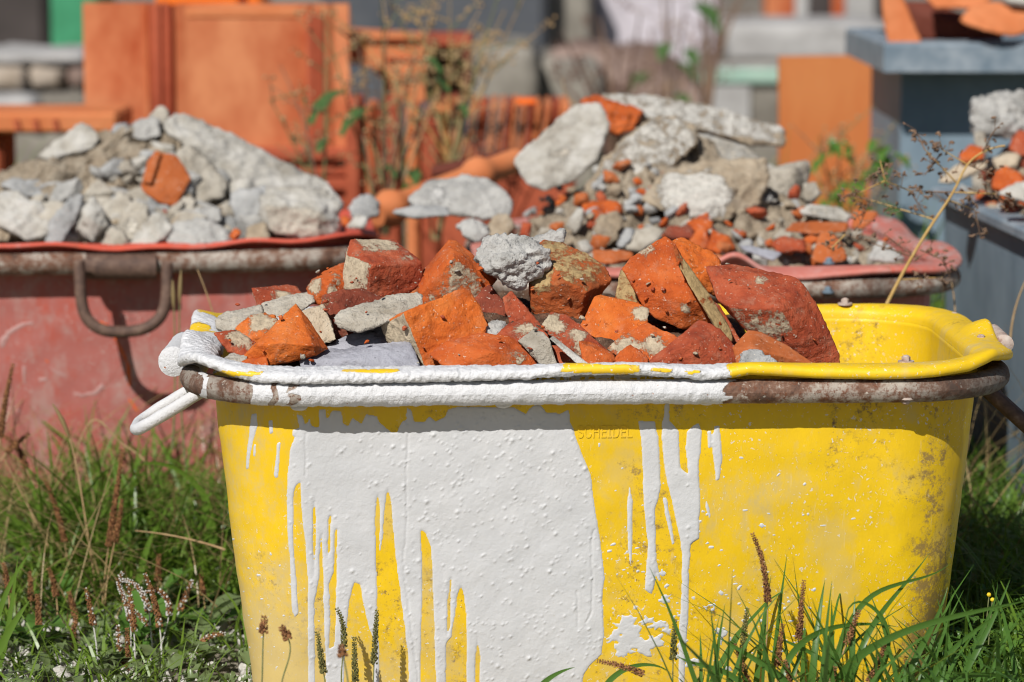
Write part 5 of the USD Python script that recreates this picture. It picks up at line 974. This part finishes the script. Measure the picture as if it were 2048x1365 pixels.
def patch(name, label, N, xr, yr, hr, mat, seed, avoid=None, clump=.0, wid=(.003, .006), z=0.0, lean=(.1, .75), bend=(.1, 1.1)):
    rng = np.random.default_rng(seed); B = np.stack([rng.uniform(*xr, N * 2), rng.uniform(*yr, N * 2), np.zeros(N * 2) + z], -1)
    if clump: B = B[fb(B, 4.5, 2, seed) + rng.uniform(-.1, .1, len(B)) > clump - .12]
    if avoid is not None: B = B[avoid(B)]
    B = B[:N]; n = len(B); k = .65 + .9 * (fb(B, 3.0, 2, seed + 1) + .5)
    h = rng.uniform(*hr, n) * k
    return obj(name, blades(n, B, h, rng.uniform(0, 2 * np.pi, n), rng.uniform(*lean, n), rng.uniform(*wid, n), rng.uniform(*bend, n), seed), mat, smooth=False, label=label, cat='grass', kind='stuff')
def outside_tubs(B):
    ok = np.ones(len(B), bool)
    for T_ in (YT, RL, RR):
        q = B[:, :2] - T_.c; R = np.array([[math.cos(T_.rot), math.sin(T_.rot)], [-math.sin(T_.rot), math.cos(T_.rot)]]); q = q @ R.T
        ok &= (np.abs(q[:, 0]) > T_.a - T_.taper - .005) | (np.abs(q[:, 1]) > T_.b - T_.taper - .005)
    ok &= ~((B[:, 0] > .9) & (B[:, 1] > 5.15))
    return ok
patch('grass', 'short green grass between the tubs at the left', 2900, (-1.25, -.28), (4.75, 5.45), (.035, .12), 'grass_mixed', 1, outside_tubs, .05, (.004, .008))
patch('grass', 'taller green grass in front of the left red tub', 750, (-.8, -.25), (4.9, 5.4), (.08, .22), 'grass_green', 2, outside_tubs, .06, (.005, .011))
patch('grass', 'low thin grass at the lower left over the gravel', 800, (-1.1, -.30), (4.2, 4.8), (.03, .09), 'grass_mixed', 3, outside_tubs, .06)
patch('grass', 'shaded green grass right of the yellow tub', 3400, (.52, 1.05), (4.1, 6.0), (.06, .20), 'grass_green', 4, outside_tubs, .0, (.0035, .008))
patch('grass', 'bright grass at the lower right in front of the yellow tub', 230, (.24, .95), (3.74, 3.98), (.14, .24), 'grass_deep', 5, outside_tubs, .0, (.006, .011), lean=(.03, .4), bend=(.0, .8))
patch('grass', 'grass behind the yellow tub and between the red ones', 1500, (-.3, .3), (4.8, 5.4), (.1, .28), 'grass_green', 6, outside_tubs, .0)
patch('grass', 'green grass showing under the notched tile row at the far left', 1500, (-1.4, -.95), (6.5, 7.15), (.25, .52), 'grass_green', 7, None, .0, (.006, .012))
patch('grass', 'green and dry weeds in front of the plain orange slab', 900, (.62, .92), (6.4, 7.4), (.25, .55), 'grass_mixed', 8, None, .0, (.005, .012))
patch('grass', 'sparse weedy grass over the yard behind the tubs', 6000, (-3, 3), (6.3, 14), (.05, .2), 'grass_mixed', 9, None, .04, (.006, .014))
patch('dry_grass', 'dry straw grass mixed in left of the yellow tub', 600, (-1.1, -.3), (4.6, 5.45), (.08, .30), 'grass_dry', 10, outside_tubs, .0, (.002, .0035))
patch('dry_grass', 'dry straw grass at the right behind the yellow tub', 160, (.5, 1.0), (4.7, 5.6), (.15, .42), 'grass_dry', 11, outside_tubs, .0, (.002, .003))
# single long blades traced from the photograph
def ribbon(pts, w, mat, label, name='grass_blade', group=None):
    q = spline([at(*p) for p in pts], 22); T = np.gradient(q, axis=0); T /= np.linalg.norm(T, axis=1, keepdims=True)
    s = np.cross(T, [.25, 1, .2]); s /= np.linalg.norm(s, axis=1, keepdims=True); t = np.linspace(0, 1, 22); ww = w * np.clip(1.02 - t ** 2.5, .03, 1) * np.minimum(1, .5 + t * 3)
    nrm = np.cross(s, T); m = loft(np.stack([np.stack([a - b * k / 2, a + n * k * .14, a + b * k / 2]) for a, b, n, k in zip(q, s, nrm, ww)]), False)
    obj(name, m, mat, smooth=True, label=label, cat='grass blade', group=group)
gb = 'long grass blades before the yellow tub'
for pts, w in (([(1660,1400,3.88),(1700,1330,3.86),(1850,1250,3.84),(2060,1200,3.86)], .011), ([(1700,1400,3.9),(1760,1230,3.92),(1800,1180,3.95),(1860,1105,3.98)], .008), ([(1640,1400,3.9),(1690,1270,3.92),(1740,1195,3.93),(1830,1160,3.95),(1900,1128,3.97)], .009), ([(1720,1400,3.9),(1770,1320,3.9),(1760,1230,3.9),(1725,1205,3.9),(1690,1260,3.9)], .008), ([(1620,1400,3.9),(1630,1300,3.9),(1640,1220,3.92),(1650,1160,3.93)], .010), ([(1662,1400,3.9),(1664,1300,3.92),(1663,1200,3.92)], .008), ([(1560,1400,3.86),(1620,1275,3.9),(1700,1250,3.92),(1800,1255,3.9)], .009), ([(1700,1400,3.9),(1705,1300,3.9),(1710,1190,3.93)], .009), ([(1800,1400,3.9),(1840,1300,3.9),(1880,1220,3.95),(1895,1175,3.97)], .009), ([(1850,1400,3.9),(1880,1330,3.9),(1960,1255,3.92),(2010,1220,3.94)], .008), ([(1600,1400,3.85),(1540,1340,3.86),(1470,1295,3.88),(1432,1272,3.9)], .010), ([(1500,1400,3.84),(1450,1345,3.86),(1400,1330,3.88),(1350,1310,3.9)], .009), ([(1400,1400,3.85),(1402,1330,3.9),(1400,1265,3.94)], .006), ([(1560,1400,3.87),(1600,1310,3.9),(1610,1240,3.94)], .006), ([(1900,1400,3.9),(1960,1290,3.9),(1990,1230,3.92),(2020,1160,3.95)], .008), ([(1930,1400,4.1),(1950,1290,4.1),(1985,1215,4.1),(1995,1165,4.1)], .007), ([(1750,1400,3.88),(1850,1365,3.86),(1960,1350,3.86),(2060,1362,3.88)], .010), ([(1680,1400,3.88),(1655,1330,3.9),(1610,1300,3.9),(1545,1270,3.93)], .008), ([(1200,1400,3.95),(1240,1345,3.95),(1300,1330,3.95),(1340,1345,3.95)], .008), ([(1060,1400,3.95),(1110,1350,3.95),(1150,1335,3.95)], .008)):
    ribbon(pts, w, 'grass_deep', 'long green grass blade curving before the yellow tub', group=gb)
gl = 'tall grass blades at the lower left'
for pts, w in (([(205,1240,4.9),(150,1150,4.9),(60,1060,4.9),(-20,1010,4.9)], .016), ([(110,1160,5.0),(75,1010,5.0),(45,900,5.0)], .010), ([(275,1180,4.75),(290,1110,4.75),(312,1050,4.75)], .012), ([(230,1130,4.9),(255,1080,4.9),(275,1030,4.9)], .012), ([(180,1110,5.0),(135,1080,5.0),(60,1060,5.0),(-10,1040,5.0)], .012), ([(0,1340,4.35),(20,1230,4.35),(36,1110,4.35)], .008), ([(-10,1260,4.4),(20,1170,4.4),(60,1105,4.4)], .008), ([(-10,1320,4.3),(20,1260,4.3),(60,1200,4.3)], .012), ([(420,1060,4.95),(400,980,4.95),(330,930,4.95),(265,935,4.95)], .012), ([(400,1100,4.9),(418,1040,4.9),(412,1000,4.9),(425,985,4.9)], .020)):
    ribbon(pts, w, 'grass_green', 'broad green grass blade at the lower left', group=gl)
# low leaves and gravel
rng = np.random.default_rng(77)
def leafmesh(base, az, L, W, lift, seed, curl=.3):
    t = np.linspace(0, 1, 9); d = np.array([math.cos(az), math.sin(az), 0]); s = np.array([-math.sin(az), math.cos(az), 0]); r = np.random.default_rng(seed)
    c = base + L * (d * (t * math.cos(lift))[:, None] + np.array([0, 0, 1.]) * (math.sin(lift) * t - curl * t ** 2 * .6)[:, None])
    w = W * np.sin(np.pi * np.clip(t * .93 + .03, 0, 1)) ** .7 * (1 + .12 * r.normal(size=9)); w[:2] = W * .12
    rows = [np.stack([c[i] - s * w[i] / 2 + [0, 0, .12 * w[i]], c[i] - s * w[i] * .25 + [0, 0, .02 * w[i]], c[i], c[i] + s * w[i] * .25 + [0, 0, .02 * w[i]], c[i] + s * w[i] / 2 + [0, 0, .12 * w[i] + .004 * r.normal()]]) for i in range(9)]
    return loft(np.stack(rows), False)
ms = []
for i in range(1500):
    x, y = rng.uniform(-1.1, -.27), rng.uniform(4.2, 5.3); b = np.array([x, y, .004 + rng.uniform(0, .02)])
    if not outside_tubs(b[None])[0]: continue
    L = rng.uniform(.015, .045); ms.append(leafmesh(b, rng.uniform(0, 6.28), L, L * rng.uniform(.35, .7), rng.uniform(.05, .8), i))
obj('ground_leaves', cat(ms), 'leaf_dusty', smooth=True, label='small dusty leaves creeping over the gravel at the lower left', cat='ground cover', kind='stuff')
ms = []
for i in range(1500):
    x, y = rng.uniform(.55, 1.05), rng.uniform(4.0, 5.4); b = np.array([x, y, rng.uniform(.01, .13)])
    if not outside_tubs(b[None])[0]: continue
    L = rng.uniform(.012, .03); ms.append(leafmesh(b, rng.uniform(0, 6.28), L, L * .7, rng.uniform(.0, .7), i))
obj('clover', cat(ms), 'leaf_green', smooth=True, label='clover leaves among the grass right of the yellow tub', cat='ground cover', kind='stuff')
ms = []
for i in range(900):
    x, y = rng.uniform(-1.0, -.25), rng.uniform(4.15, 4.9); s = rng.uniform(.003, .011) * (1.7 if rng.random() < .06 else 1)
    b = trimesh.creation.icosphere(1, s); b.vertices = np.asarray(b.vertices) * rng.uniform(.6, 1.2, 3) * (1 + .3 * rng.normal(size=(len(b.vertices), 1)) * .4); b.apply_translation([x, y, s * .3]); ms.append(b)
obj('gravel', cat(ms), 'pebble', smooth=False, label='pale gravel crumbs on the soil at the lower left', cat='gravel', kind='stuff')
# plantain rosettes
ros = [(40, 1325, 4.36, 'rosette with broad leaves in the lower left corner'), (115, 1250, 4.5, 'rosette with one raised leaf left of the white stalks'), (265, 1330, 4.40, 'rosette at the foot of the white-splashed stalks'), (405, 1290, 4.42, 'pale green rosette close to the yellow tub'), (330, 1190, 4.6, 'rosette behind the white-splashed stalks'), (455, 1180, 4.68, 'leafy rosette beside the tub wall at the left'), (180, 1180, 4.65, 'small rosette in the grass at the left'), (395, 1235, 4.52, 'rosette with bright leaves near the bent stalk'), (60, 1180, 4.7, 'small rosette by the left photograph edge'), (300, 1265, 4.45, 'rosette between the white stalks')]
for k, (px, py, Y, lab) in enumerate(ros):
    b = at(px, py, Y); b = np.array([b[0], min(Y + .1, 4.95), 0.006]); r = random.Random(k + 3)
    s_ = (py + 209) ; b[1] = 6108 * 1.13 / (py + 209); b[0] = (px - 1024) * b[1] / 6108
    t = thing('plantain', 'green plantain ' + lab, 'weed', b)
    for j in range(r.randint(6, 9)):
        L = r.uniform(.045, .095); obj('leaf', leafmesh(b + [0, 0, .004 * j], j * 2.4 + r.uniform(-.3, .3), L, L * r.uniform(.38, .55), r.uniform(.25, 1.0), k * 20 + j, r.uniform(.2, .7)), 'leaf_green' if r.random() < .8 else 'leaf_dusty', t, smooth=True)
# seed stalks
def stalk(pts, r0, head, mats, label, group=None, hr=.0052, cat_='seed stalk', whitehead=0, name='seed_stalk'):
    q = spline([at(*p) for p in pts], 40); base = q[0]
    t = thing(name, label, cat_, base, group=group); n = len(q); k = int(n * (1 - head))
    obj('stem', tube(q[:k + 2], np.linspace(r0, r0 * .7, k + 2), 6), mats[0], t, smooth=True)
    if head <= 0: return t
    h = q[k:]; L = np.linalg.norm(np.diff(h, axis=0), axis=1).sum(); rg = random.Random(int(pts[0][0] * 3 + pts[-1][1])); ms = [tube(h, hr * .38 * np.clip(1.1 - np.linspace(0, 1, len(h)) ** 4, .1, 1), 6)]; wm = []
    hs = spline(h, max(6, int(L / .0031)))
    T = np.gradient(hs, axis=0); T /= np.linalg.norm(T, axis=1, keepdims=True)
    for i, p in enumerate(hs):
        u = i / len(hs); a = np.cross(T[i], [.3, 1, .1]); a /= np.linalg.norm(a); b = np.cross(T[i], a)
        for j in range(4):
            an = j * 1.5708 + i * .9 + rg.uniform(-.3, .3); dr = a * math.cos(an) + b * math.sin(an); s = hr * rg.uniform(.30, .50) * (1.05 - .45 * u)
            o = trimesh.creation.icosphere(0, s) if False else trimesh.Trimesh(np.array([[1,0,0],[-1,0,0],[0,1,0],[0,-1,0],[0,0,1.5],[0,0,-1.1]]) * s, [[0,2,4],[2,1,4],[1,3,4],[3,0,4],[2,0,5],[1,2,5],[3,1,5],[0,3,5]], process=False)
            o.apply_transform(trimesh.geometry.align_vectors([0, 0, 1], T[i] * .8 + dr * .6)); o.apply_translation(p + dr * hr * .72 * (1.08 - .5 * u))
            (wm if rg.random() < whitehead else ms).append(o)
    obj('seed_head', cat(ms), mats[1], t, smooth=False)
    if wm: obj('paint_crumb', cat(wm), 'stem_white', t, smooth=False, kind='stuff')
    return t
BRN, GRN, WHT = ('stem_tan', 'seed_brown'), ('stem_green', 'seed_green'), ('stem_white', 'seed_brown')
for pts, hd, m_, lab in (
    ([(1525,1400,3.93),(1535,1205,3.93),(1530,1150,3.93),(1505,1068,3.93)], .42, BRN, 'tallest brown seed stalk before the yellow wall, bent at the tip'),
    ([(1590,1400,3.93),(1598,1270,3.93),(1608,1162,3.93)], .48, BRN, 'straight brown seed stalk right of the tallest one'),
    ([(1478,1400,3.92),(1483,1330,3.92),(1494,1218,3.92)], .52, GRN, 'olive green seed stalk left of the tallest brown one'),
    ([(1556,1400,3.90),(1556,1330,3.90),(1566,1250,3.90)], .55, BRN, 'short brown seed head between the two tall stalks'),
    ([(1685,1310,3.90),(1700,1270,3.90),(1718,1222,3.90)], .75, BRN, 'brown seed head leaning among the green blades'),
    ([(1735,1370,3.88),(1755,1330,3.88),(1772,1280,3.88)], .9, BRN, 'fat brown seed head low among the blades at the right'),
    ([(1345,1400,3.94),(1346,1330,3.94),(1350,1240,3.94)], .5, GRN, 'thin olive seed stalk before the white run'),
    ([(1290,1350,3.90),(1250,1335,3.90),(1195,1322,3.90)], .95, BRN, 'brown seed head lying sideways at the bottom'),
    ([(1500,1400,3.89),(1488,1340,3.89),(1470,1290,3.89)], .7, BRN, 'brown seed head left behind the olive stalk'),
    ([(1580,1400,3.87),(1578,1360,3.87),(1570,1322,3.87)], .8, BRN, 'short brown seed head at the bottom edge, middle right'),
    ([(1660,1400,3.86),(1664,1365,3.86),(1670,1335,3.86)], .8, BRN, 'small brown seed head at the bottom edge under the blades'),
    ([(1820,1360,3.90),(1815,1340,3.90),(1812,1315,3.90)], .9, BRN, 'small brown seed head near the right bottom corner'),
    ([(690,1400,4.0),(684,1330,4.0),(688,1270,4.0),(674,1218,4.0)], .42, GRN, 'olive seed stalk before the yellow wedge left of centre'),
    ([(746,1400,3.99),(748,1330,3.99),(754,1222,3.99)], .6, GRN, 'dark olive seed stalk before the white paint'),
    ([(655,1400,3.97),(645,1330,3.97),(634,1265,3.97)], .6, GRN, 'thin olive seed stalk left of the yellow wedge'),
    ([(712,1400,4.0),(710,1340,4.0),(708,1276,4.0)], .7, ('stem_green', 'seed_green'), 'bright green seed head in the yellow wedge')):
    stalk(pts, .0012, hd, m_, lab, hr=.0048)
for pts, lab in (([(521,1400,3.80),(525,1330,3.80),(527,1262,3.80),(529,1235,3.80)], 'ribwort plantain with a short brown head before the tub, left one'), ([(568,1400,3.78),(574,1330,3.78),(580,1290,3.78),(572,1268,3.78),(562,1254,3.78)], 'ribwort plantain with a nodding brown head before the tub, right one'), ([(700,1400,3.7),(692,1340,3.7),(686,1310,3.7),(682,1292,3.7)], 'blurred ribwort plantain head low before the tub')):
    stalk(pts, .0013, .2, ('stem_green', 'seed_brown'), lab, hr=.0060)
for pts, hd, wh, lab in (
    ([(262,1365,4.42),(262,1260,4.42),(250,1200,4.42),(238,1160,4.42),(245,1146,4.42)], .45, .75, 'white-splashed stalk at the left of the group, crooked at the top'),
    ([(322,1340,4.45),(300,1240,4.45),(280,1180,4.45),(262,1164,4.45),(242,1162,4.45)], .45, .75, 'white-splashed stalk bent over to the left'),
    ([(270,1340,4.40),(266,1240,4.40),(256,1170,4.40)], .55, .15, 'thick brown seed head between the white-splashed stalks'),
    ([(320,1365,4.42),(320,1260,4.42),(305,1190,4.42),(290,1148,4.42)], .5, .1, 'brown seed head leaning left on a white stem'),
    ([(332,1350,4.44),(334,1250,4.44),(328,1190,4.44),(312,1180,4.44),(290,1186,4.44)], .42, .5, 'seed stalk hooked over with white paint on the hook'),
    ([(196,1365,4.40),(190,1270,4.40),(180,1215,4.40),(172,1178,4.40)], .38, .2, 'brown seed head on a white stem, left of the group'),
    ([(342,1260,4.6),(360,1220,4.6),(384,1162,4.6)], .6, .55, 'thin stalk leaning right, flecked white'),
    ([(246,1365,4.38),(240,1310,4.38),(236,1252,4.38)], .75, .6, 'low white-flecked seed head in front'),
    ([(256,1365,4.37),(256,1310,4.37),(254,1258,4.37)], .8, .1, 'low brown seed head beside the white-flecked one'),
    ([(318,1300,4.5),(300,1260,4.5),(270,1222,4.5)], .7, .7, 'white-flecked seed head lying slantwise'),
    ([(368,1358,4.44),(392,1322,4.44),(414,1276,4.44),(430,1270,4.44),(450,1268,4.44)], .55, .3, 'stalk leaning right with a drooping brown head'),
    ([(386,1330,4.46),(400,1290,4.46),(416,1272,4.46)], .6, .7, 'short white-flecked stalk beside the drooping one')):
    stalk(pts, .0015, hd, WHT, lab, hr=.0052, whitehead=wh)
for pts, hd, lab in (
    ([(205,1210,4.72),(215,1110,4.72),(228,1020,4.72),(245,900,4.72)], .62, 'tallest dark brown seed spike at the left'),
    ([(210,1215,4.7),(222,1120,4.7),(240,1030,4.7),(244,1000,4.7)], .4, 'brown seed spike tight beside the tallest one'),
    ([(140,1190,4.85),(130,1090,4.85),(110,1010,4.85),(90,960,4.85)], .55, 'brown seed spike leaning left in the grass'),
    ([(-5,960,4.95),(8,820,4.95),(26,730,4.95)], .62, 'dark seed spike at the left photograph edge'),
    ([(70,970,5.0),(50,930,5.0),(30,890,5.0),(-5,870,5.0)], .7, 'dark seed spike leaning out at the left edge'),
    ([(0,925,5.0),(30,890,5.0),(58,868,5.0)], .7, 'dark seed spike crossing the leaning one'),
    ([(115,1230,4.6),(108,1170,4.6),(98,1138,4.6)], .6, 'small brown seed head left, on its own'),
    ([(20,1225,4.55),(15,1170,4.55),(8,1128,4.55)], .6, 'small brown seed head at the left edge'),
    ([(62,1240,4.6),(62,1190,4.6),(60,1145,4.6)], .6, 'small brown seed head next to the left edge'),
    ([(156,1260,4.58),(148,1220,4.58),(138,1185,4.58)], .6, 'small dark seed head before the grass clump'),
    ([(145,1300,4.5),(148,1260,4.5),(152,1232,4.5)], .7, 'low brown seed head in front of the raised leaf'),
    ([(80,1290,4.5),(78,1240,4.5),(75,1190,4.5)], .6, 'brown seed head above the corner rosette'),
    ([(318,1240,4.72),(316,1180,4.72),(318,1110,4.72)], .4, 'reddish seed stalk behind the white-splashed group'),
    ([(415,1250,4.65),(408,1200,4.65),(402,1150,4.65)], .4, 'thin brown seed head near the tub wall')):
    stalk(pts, .0016, hd, ('stem_tan', 'seed_brown'), lab, hr=.0054)
# dry straws
for k, (pts, lab) in enumerate((([(205,1240,4.8),(185,1130,4.8),(160,970,4.8),(140,880,4.8),(105,808,4.8)], 'tall pale straw with a dry tip at the left'), ([(455,760,5.0),(430,640,5.0),(395,540,5.0)], 'pale straw rising beside the white tub corner'), ([(300,960,5.05),(270,905,5.05),(235,880,5.05),(190,840,5.05),(165,870,5.05),(160,950,5.05)], 'arched straw before the red wall'), ([(110,1120,4.9),(60,1020,4.9),(10,920,4.9)], 'pale straw crossing the grass blades at the left'), ([(450,1100,4.7),(360,1075,4.7),(270,1062,4.7)], 'thin straw lying across to the tub wall'), ([(1140,200,6.6),(1160,215,6.6),(1125,155,6.6)], 'pale straw sticking up behind the rubble slab'), ([(345,900,5.15),(350,700,5.15),(345,560,5.15)], 'greenish straw standing before the handle of the red tub'), ([(372,940,5.15),(360,760,5.15),(362,540,5.15)], 'second greenish straw before the red tub'), ([(2020,700,4.95),(2030,620,4.95),(2075,520,4.95)], 'pale straw at the right photograph edge'), ([(1905,700,5.0),(1910,620,5.0),(1902,560,5.0)], 'thin pale straw before the steel container'))):
    q = spline([at(*p) for p in sorted(pts, key=lambda p: -p[1])] if k == 5 else [at(*p) for p in pts], 24)
    t = thing('dry_straw', lab, 'straw', q[0]); obj('stem', tube(q, np.linspace(.0022, .0009, 24), 6), 'stem_tan' if k not in (6, 7) else 'stem_green', t, smooth=True)
    if k in (0, 6, 7): obj('dry_ear', tube(q[-5:], [.001, .0035, .004, .003, .0008], 6), 'grass_dry', t, smooth=True)
# branching dry weed in front of the right red tub
def twig(P, Q, r0, r1, mat, parent, name, n=8, sag=.0):
    P, Q = np.asarray(P), np.asarray(Q); t = np.linspace(0, 1, n)[:, None]; q = P + (Q - P) * t; q[:, 2] += sag * np.sin(np.pi * t[:, 0])
    obj(name, tube(q, np.linspace(r0, r1, n), 6), mat, parent, smooth=True)
Yw = 4.86
main_pts = [(1735,690),(1775,606),(1870,440),(1915,368),(1935,330),(1965,305),(2010,292)]
w = thing('dry_weed', 'dry golden weed branching out before the right red tub', 'weed', at(1735, 690, Yw))
mq = spline([at(x, y, Yw) for x, y in main_pts], 50); obj('stem', tube(mq, np.linspace(.0034, .0014, 50), 8), 'stem_gold', w, smooth=True)
rw = random.Random(5)
br = [((1905,385),(1820,382)),((1820,382),(1770,362)),((1905,385),(1990,388)),((1935,330),(1885,300)),((1885,300),(1880,285)),((1895,400),(1950,420)),((1950,420),(1960,470)),((1870,440),(1740,400)),((1740,400),(1690,390)),((1830,515),(1690,470)),((1840,500),(1885,520)),((1935,330),(1990,350)),((1915,368),(1850,300)),((1850,300),(1830,260)),((1800,560),(1885,555)),((1830,515),(1770,470)),((1965,305),(1990,260)),((1820,382),(1850,430)),((1990,388),(2030,420)),((1740,400),(1720,450)),((1770,362),(1760,320)),((1770,362),(1720,385)),((1885,520),(1900,550)),((1690,470),(1660,500)),((1880,310),(1850,350))]
pods, twigs = [], []
for (a, b) in br:
    dy = rw.uniform(-.04, .04); P, Qq = at(*a, Yw), at(*b, Yw + dy); twig(P, Qq, .0013, .0007, 'stem_gold' if rw.random() < .4 else 'stem_brown', w, 'branch')
    for k in range(9):
        u = rw.uniform(.25, 1.05); s = P + (Qq - P) * u; d = np.array([rw.uniform(-1, 1), rw.uniform(-.6, .6), rw.uniform(-.7, 1)]); d /= np.linalg.norm(d); e = s + d * rw.uniform(.008, .022)
        twigs.append(tube(np.linspace(s, e, 3), .0005, 4))
        for _ in range(rw.randint(1, 3)):
            o = trimesh.creation.icosphere(1, rw.uniform(.0016, .0030)); o.apply_scale([.75, .75, 1.7]); dd = np.array([rw.uniform(-1, 1), rw.uniform(-1, 1), rw.uniform(-1, .4)]); o.apply_transform(trimesh.geometry.align_vectors([0, 0, 1], dd / np.linalg.norm(dd))); o.apply_translation(e + dd * .003); pods.append(o)
obj('twigs', cat(twigs), 'stem_brown', w, smooth=True, kind='stuff'); obj('seed_pods', cat(pods), 'stem_brown', w, smooth=True, kind='stuff')
# loose, blurred weeds behind the left red tub and by the orange slab
def weed(name, label, root, tops, Y, seed, leaves, mats, leafmat='weed_leaf', r0=.0035, podmat='stem_tan', npods=14):
    r = random.Random(seed); t = thing(name, label, 'weed', at(*root, Y)); pd = []
    for (x, y) in tops:
        q = spline([at(root[0] + r.uniform(-8, 8), root[1], Y), at(root[0] + (x - root[0]) * .4 + r.uniform(-14, 14), root[1] + (y - root[1]) * .5, Y + r.uniform(-.06, .06)), at(x, y, Y + r.uniform(-.12, .12))], 20)
        obj('stem', tube(q, np.linspace(r0, r0 * .3, 20), 6), r.choice(mats), t, smooth=True)
        for _ in range(4):
            i = r.randint(7, 19); e = q[i] + np.array([r.uniform(-1, 1), r.uniform(-.5, .5), r.uniform(.1, .8)]) * .10
            obj('branch', tube(np.linspace(q[i], e, 4), [.0018, .0015, .0012, .0007], 5), r.choice(mats), t, smooth=True)
            for _ in range(npods // 4):
                o = trimesh.creation.icosphere(1, r.uniform(.002, .005)); o.apply_translation(q[i] + (e - q[i]) * r.uniform(.3, 1.1) + np.array([r.uniform(-1, 1), r.uniform(-1, 1), r.uniform(-1, 1)]) * .012); pd.append(o)
    for (x, y, L, az) in leaves:
        obj('leaf', leafmesh(at(x, y, Y - .02), -1.57 + .9 * math.sin(az * 3), L, L * .5, .25, seed + int(x), 1.3), leafmat, t, smooth=True)
    if pd: obj('seed_pods', cat(pd), podmat, t, smooth=True, kind='stuff')
weed('tangled_weed', 'tall tangled weed with grey-green leaves before the arched clay block', (770, 470), [(700,20),(740,120),(790,-40),(690,90),(850,60),(880,-60),(820,160),(960,20),(760,-30),(900,150),(640,10),(720,220)], 6.75, 3, [(705,185,.12,-.6),(750,220,.10,-.4),(770,330,.05,.2),(845,120,.06,.4),(870,160,.05,2.4),(800,370,.06,.6)], ['stem_tan', 'stem_green', 'stem_brown'])
weed('tangled_weed', 'thin leaning weed with few leaves before the broad tile', (640, 470), [(560,130),(610,170),(540,200),(655,120),(590,240),(650,60)], 6.7, 8, [(655,280,.05,1.2)], ['stem_brown', 'stem_green'])
weed('tangled_weed', 'loose weed leaning right toward the slanting tile row', (870, 480), [(1060,-30),(990,60),(1010,-50),(930,230),(880,330)], 6.8, 12, [(910,210,.05,.8),(820,340,.06,2.2)], ['stem_tan', 'stem_green'])
weed('green_weed', 'bushy green weed with dry stems before the plain orange slab', (1700, 480), [(1640,270),(1680,250),(1730,300),(1760,280),(1620,320),(1790,340),(1710,330),(1660,340)], 6.9, 15, [(1650+rw.uniform(-20,140), rw.uniform(280,420), rw.uniform(.03,.06), rw.uniform(0,6.28)) for _ in range(26)], ['stem_green', 'stem_brown', 'stem_tan'], 'leaf_green')
weed('climbing_weed', 'reddish stems with dark green leaves standing in the far middle', (1330, 330), [(1320,-60),(1345,-80),(1300,60),(1370,20),(1290,120),(1390,80)], 10.3, 19, [(1375,12,.16,.3),(1340,90,.10,1.2),(1370,100,.10,2.2),(1310,150,.14,1.5),(1345,130,.10,.5),(1350,190,.1,3)], ['twig_red', 'stem_brown'], 'weed_leaf', .009)
weed('dry_shrub', 'dry brown shrub in front of the brown heap', (1230, 330), [(1120,60),(1160,110),(1200,40),(1240,90),(1280,30),(1300,140),(1110,150),(1180,160),(1255,150)], 10.0, 29, [], ['twig_red', 'stem_brown', 'twig_red'], 'weed_leaf', .010, 'twig_red', 44)
weed('dry_shrub', 'pale dry weed fanning out before the dark skip', (900, 330), [(760,-20),(830,30),(900,-10),(960,50),(1010,20),(870,90),(800,80),(940,110),(1040,90),(700,60)], 7.1, 33, [], ['stem_tan', 'stem_gold', 'stem_green'], 'weed_leaf', .0028, 'stem_tan', 36)
weed('dry_shrub', 'dry reddish shrub beside the pale far block', (1400, 330), [(1395,-60),(1420,-40),(1450,20),(1380,60),(1440,-70),(1500,-40)], 10.9, 23, [], ['twig_red', 'twig_red', 'stem_brown'], 'weed_leaf', .014, 'twig_red', 30)
for px, py in ((1978, 1190), (1985, 1200)):
    b = trimesh.creation.icosphere(1, .0032); b.apply_translation(at(px, py, 4.15))
    t = thing('clover_flower', 'tiny yellow clover flower right of the yellow tub', 'flower', at(px, py + 40, 4.15), group='yellow clover flowers'); obj('flower_head', b, 'flower_yellow', t, smooth=False); obj('stem', tube(np.linspace(at(px - 8, py + 90, 4.15), at(px, py, 4.15), 6), .0009, 5), 'stem_green', t)
